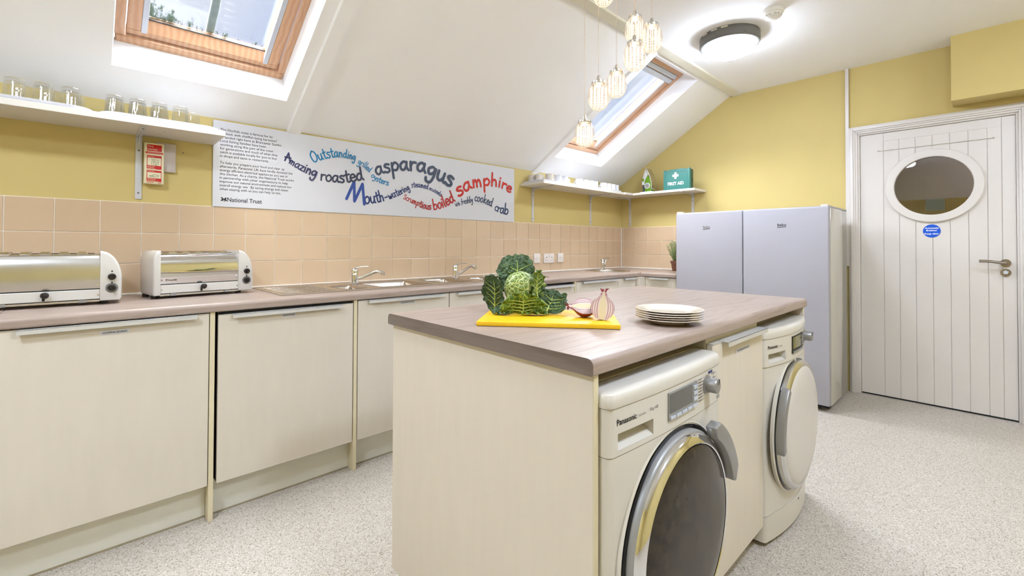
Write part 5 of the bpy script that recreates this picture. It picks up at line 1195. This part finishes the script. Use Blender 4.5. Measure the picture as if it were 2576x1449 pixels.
# ------------------------------------------------------------------ chopping board and vegetables
BZ = .9245
bd = MB().box(0, .431, 0, .283, 0, .0135, .002, 2).build('chopping_board', 'board_yellow', smooth=40)
bd.location = (-3.607, -1.81, .911); bd.rotation_euler = (0, 0, math.atan2(-.333, .274)); tag(bd, 'yellow plastic chopping board on the island worktop', 'chopping board')
CR = thing('savoy_cabbage', (-3.378, -1.772, BZ), 'savoy cabbage with spread crinkled leaves on the yellow board', 'cabbage', -YAW)
def cab_leaf(C, e1, e2, a, b, k1, k2, seed, m_, crk=.0050, rough=.13, rib=True, twist=0.0, name='leaf'):
    C, e1, e2 = Vector(C), Vector(e1).normalized(), Vector(e2); e2 = (e2 - e1 * e2.dot(e1)).normalized(); e3 = e1.cross(e2)
    NR, NA = 22, 64; vs = []
    def pos(rho, al):
        edge = 1 + rough * (noise.noise(Vector((math.cos(al) * 2.2, math.sin(al) * 2.2, seed))) + .55 * noise.noise(Vector((math.cos(al) * 7, math.sin(al) * 7, seed + 5)))) + .03 * math.sin(19 * al + seed)
        p, q = a * rho * edge * math.cos(al), b * rho * edge * math.sin(al)
        P = C + e1 * p + e2 * q
        w = k1 * p * p + k2 * q * q + twist * p * q
        u = Vector((p * 55, q * 55, seed)); v = Vector((p * 130, q * 130, seed + 9))
        w += crk * (abs(noise.noise(u)) * 2 - .5) + crk * .55 * (abs(noise.noise(v)) * 2 - .5) + rho ** 4 * .006 * math.sin(9 * al + seed * 3)
        return P + e3 * w
    vs.append(pos(0, 0))
    for i in range(1, NR + 1):
        for j in range(NA): vs.append(pos(i / NR, 2 * PI * j / NA))
    vs = [Vector((v.x, v.y, max(v.z, .0034))) for v in vs]
    fs = [(0, 1 + j, 1 + (j + 1) % NA) for j in range(NA)]
    for i in range(NR - 1):
        o_ = 1 + i * NA
        fs += [(o_ + j, o_ + NA + j, o_ + NA + (j + 1) % NA, o_ + (j + 1) % NA) for j in range(NA)]
    ob = MB().add(vs, fs).build(name, m_, CR, 180, local=True, fix=False)
    so = ob.modifiers.new('thickness', 'SOLIDIFY'); so.thickness = .0014
    if rib:
        pts = [C + e1 * (.02 * a * math.sin(t * 3)) + e2 * (-b * .95 + 1.6 * b * t) + e3 * (k2 * (-b * .95 + 1.6 * b * t) ** 2 + .0015) for t in [k / 10 for k in range(11)]]
        pts = [Vector((p.x, p.y, max(p.z, .004))) for p in pts]
        MB().tube(pts, [.0032 * (1 - .08 * k) for k in range(11)], 8).build('midrib', 'cabbage_rib', ob, 60, local=True)
        for t0, sd in ((.18, 1), (.18, -1), (.36, 1), (.36, -1), (.54, 1), (.54, -1), (.70, 1), (.70, -1)):
            Q = []
            for k in range(6):
                s = k / 5; p = sd * a * .72 * s; q = -b * .95 + 1.6 * b * (t0 + .22 * s)
                Q.append(C + e1 * p + e2 * q + e3 * (k1 * p * p + k2 * q * q + twist * p * q + .0012))
            Q = [Vector((p.x, p.y, max(p.z, .003))) for p in Q]
            MB().tube(Q, [.0017 * (1 - .15 * k) for k in range(6)], 6).build('side_rib', 'cabbage_rib', ob, 60, local=True)
    return ob
# heart
NA_, NB_ = 56, 34; hv = []
for i in range(NB_ + 1):
    th = PI * i / NB_
    for j in range(NA_):
        al = 2 * PI * j / NA_; d = Vector((math.sin(th) * math.cos(al), math.sin(th) * math.sin(al), math.cos(th)))
        rr = 1 + .03 * noise.noise(d * 3.2) + .018 * abs(noise.noise(d * 12)); hv.append((-.002 + .056 * rr * d.x, .002 + .056 * rr * d.y, .083 + .059 * rr * d.z))
ht = MB().add(hv, [(i * NA_ + j, i * NA_ + (j + 1) % NA_, (i + 1) * NA_ + (j + 1) % NA_, (i + 1) * NA_ + j) for i in range(NB_) for j in range(NA_)]).build('heart', 'cabbage_heart', CR, 180, local=True, fix=False)
def heart_vein(pts, rad):
    Q = []
    for p in catmull([Vector((q[0], 0, q[1])) for q in pts], 5):
        dx, dz = (p.x + .002) / .056, (p.z - .083) / .059; s = max(0, 1 - dx * dx - dz * dz); Q.append((p.x, .002 - .056 * math.sqrt(s) - .0012, p.z))
    MB().tube(Q, [rad * (1 - .5 * k / len(Q)) for k in range(len(Q))], 6).build('vein', 'cabbage_rib', ht, 60, local=True)
for pts, rad in (([(-.05, .085), (-.03, .10), (-.01, .108), (.02, .106), (.04, .112)], .0019), ([(-.02, .105), (-.005, .122), (.015, .130)], .0013), ([(-.028, .10), (-.02, .118), (-.01, .13)], .0012), ([(-.03, .099), (-.012, .090), (.012, .084), (.035, .082)], .0014), ([(-.04, .093), (-.02, .078), (.0, .068)], .0012), ([(.0, .107), (.02, .095), (.042, .094)], .0011), ([(-.045, .088), (-.035, .07), (-.02, .06)], .001)):
    heart_vein(pts, rad)
cab_leaf((-.012, .046, .128), (1, 0, 0), (0, .22, .97), .073, .078, -3.0, -1.6, 1.3, 'cabbage_outer', .0062)
cab_leaf((-.090, .012, .066), (.80, -.60, -.12), (-.28, -.05, 1), .047, .070, 6.0, 1.5, 4.1, 'cabbage_outer', .0062)
cab_leaf((.006, -.052, .036), (1, 0, .02), (0, -.30, .95), .074, .042, 6.5, -2, 7.7, 'cabbage_mid', .0034)
cab_leaf((.052, -.012, .098), (.52, .84, -.05), (-.1, -.15, 1), .046, .050, 6.0, 3.0, 9.2, 'cabbage_mid', .0044)
cab_leaf((.102, -.002, .036), (.93, -.20, -.32), (.25, .62, .72), .060, .050, 5.5, 4.0, 12.5, 'cabbage_outer', .0066)
cab_leaf((.045, -.070, .010), (1, .05, 0), (0, -.9, .25), .046, .020, 2.0, 6.0, 15.1, 'cabbage_mid', .0024, rib=False)
cab_leaf((-.070, -.050, .012), (.9, -.35, -.05), (.1, .9, .35), .034, .022, 3.0, 6.0, 18.4, 'cabbage_outer', .003, rib=False)
MB().tube([(.0, .0, .004), (0, 0, .035)], .02, 14).build('stalk', 'cabbage_rib', CR, 40, local=True)
# halved red onion
ONP = [(0, -.034), (.010, -.0335), (.020, -.030), (.029, -.022), (.0355, -.010), (.0372, .002), (.0350, .014), (.029, .024), (.0215, .031), (.0140, .038), (.0085, .046), (.0065, .054)]
def onion_half(M, label, roots):
    r_ = thing('onion_half', (0, 0, 0), label, 'onion', group='halves of a red onion'); r_.matrix_basis = M
    n = len(ONP); sg = 20; vs = []
    for k in range(sg + 1):
        t_ = PI * k / sg
        for rr, z in ONP: vs.append((rr * math.cos(t_), rr * math.sin(t_) * .97, z))
    MB().add(vs, [(k * n + j, k * n + j + 1, (k + 1) * n + j + 1, (k + 1) * n + j) for k in range(sg) for j in range(n - 1)] + [tuple(k * n + n - 1 for k in range(sg + 1))]).build('skin', 'onion_skin', r_, 60, local=True, fix=False)
    loop = [(rr * .985, 0.0004, z) for rr, z in ONP] + [(-rr * .985, 0.0004, z) for rr, z in ONP[::-1]][:-1]
    MB().add(loop, [tuple(range(len(loop)))]).build('cut_face', 'onion_cut', r_, local=True, fix=False)
    # layer edges standing slightly proud on the cut
    for f_ in (.46, .66, .84):
        for s_ in (-1, 1):
            pts = [(s_ * rr * f_, -.0003, z * .97) for rr, z in ONP[2:-1]]
            MB().tube(catmull(pts, 2), .0003, 5).build('layer_edge', 'onion_layer', r_, 60, local=True)
    q = MB()
    for k in range(9):
        a_ = PI * k / 8 + random.uniform(-.2, .2); c = Vector((math.cos(a_) * .004, abs(math.sin(a_)) * .004, .052)); d_ = Vector((math.cos(a_) * .008, abs(math.sin(a_)) * .006, .012 * random.uniform(.3, 1.2)))
        q.tube(catmull([c, c + d_ * .6, c + d_ * 1.1 + Vector((random.uniform(-.005, .005), 0, -.002))], 3), [.0026, .0022, .002, .0018, .0016, .0012, .0008], 6)
    tag(q.build('dry_tip', 'onion_dry', r_, 60, local=True), kind='stuff')
    if roots:
        q = MB()
        for k in range(14):
            a_ = random.uniform(0, 2 * PI); L_ = random.uniform(.010, .022); q.tube([(random.uniform(-.006, .006), .004, -.033), (math.cos(a_) * L_ * .6, .004 + math.sin(a_) * L_ * .4, -.036), (math.cos(a_) * L_, .004 + math.sin(a_) * L_ * .6, -.0355)], .0006, 5)
        tag(q.build('root_hairs', 'onion_root', r_, local=True), kind='stuff')
RZ = Matrix.Rotation(-YAW, 4, 'Z')
onion_half(Matrix.Translation((-3.306, -2.060, BZ + .0365)) @ RZ @ Matrix.Rotation(.12, 4, 'Y') @ Matrix.Rotation(-.16, 4, 'X'), 'upright red onion half with its cut face to the camera', True)
B_ = Matrix(((0, 0, -1, 0), (.80, .60, 0, 0), (.60, -.80, 0, 0), (0, 0, 0, 1)))
onion_half(Matrix.Translation((-3.296, -1.985, BZ + .0365)) @ RZ @ B_, 'red onion half lying cut side up behind the upright half', False)
# stack of plates
PP = [(0, .003), (.052, .003), (.058, 0), (.062, .003), (.082, .011), (.1035, .0165), (.105, .0178), (.1035, .0192), (.082, .0142), (.066, .0075), (.060, .0062), (0, .0062)]
pl0 = MB().lathe(PP, 72).build('plate', 'plate_cream', smooth=40)
for k in range(5):
    c = pl0 if k == 0 else pl0.copy()
    if k: COL.objects.link(c)
    c.location = (-3.108 + .0012 * math.sin(k * 2.1), -2.178 + .0012 * math.cos(k * 1.7), .9105 + k * .0068)
    tag(c, 'cream dinner plate, %s in the stack on the island' % ['at the bottom', 'second from the bottom', 'in the middle', 'second from the top', 'topmost'][k], 'plate', 'cream dinner plates in one stack')
# potted rosemary, half hidden by the fridge
PX, PY = -.262, -.782
r = thing('potted_rosemary', (PX, PY, .91), 'rosemary in a small terracotta pot partly hidden by the fridge', 'plant')
T_ = Matrix.Translation((PX, PY, .911))
pot = MB().lathe([(0, 0), (.030, 0), (.040, .074), (.046, .074), (.048, .098), (.044, .1), (.041, .098), (.040, .088), (0, .088)], 36, T_).build('pot', 'terracotta', r, 35)
MB().cyl((PX, PY, .911 + .086), .040, .006).build('soil', 'soil', r)
stq, ndl = MB(), MB()
for k in range(30):
    a_ = random.uniform(0, 2 * PI); sp = random.uniform(.01, .12); H_ = random.uniform(.11, .21) * (1 - sp * 2.6) + .03
    P0 = Vector((PX + random.uniform(-.015, .015), PY + random.uniform(-.015, .015), 1.0)); P1 = P0 + Vector((math.cos(a_) * sp * .6, math.sin(a_) * sp * .6, H_ * .5)); P2 = P0 + Vector((math.cos(a_) * sp, math.sin(a_) * sp, H_))
    path = catmull([P0, P1, P2], 10); stq.tube(path, .0010, 5)
    for i in range(3, len(path)):
        for _ in range(3):
            b_ = random.uniform(0, 2 * PI); d_ = Vector((math.cos(b_) * .8, math.sin(b_) * .8, random.uniform(.2, .9))).normalized() * random.uniform(.014, .026); s_ = d_.orthogonal().normalized() * .0015
            p = path[i]; m2 = p + d_ * .5
            ndl.add([p, m2 + s_, p + d_, m2 - s_], [(0, 1, 2, 3)])
tag(stq.build('stems', 'rosemary_stem', r), kind='stuff'); tag(ndl.build('needles', 'rosemary', r, fix=False), kind='stuff')
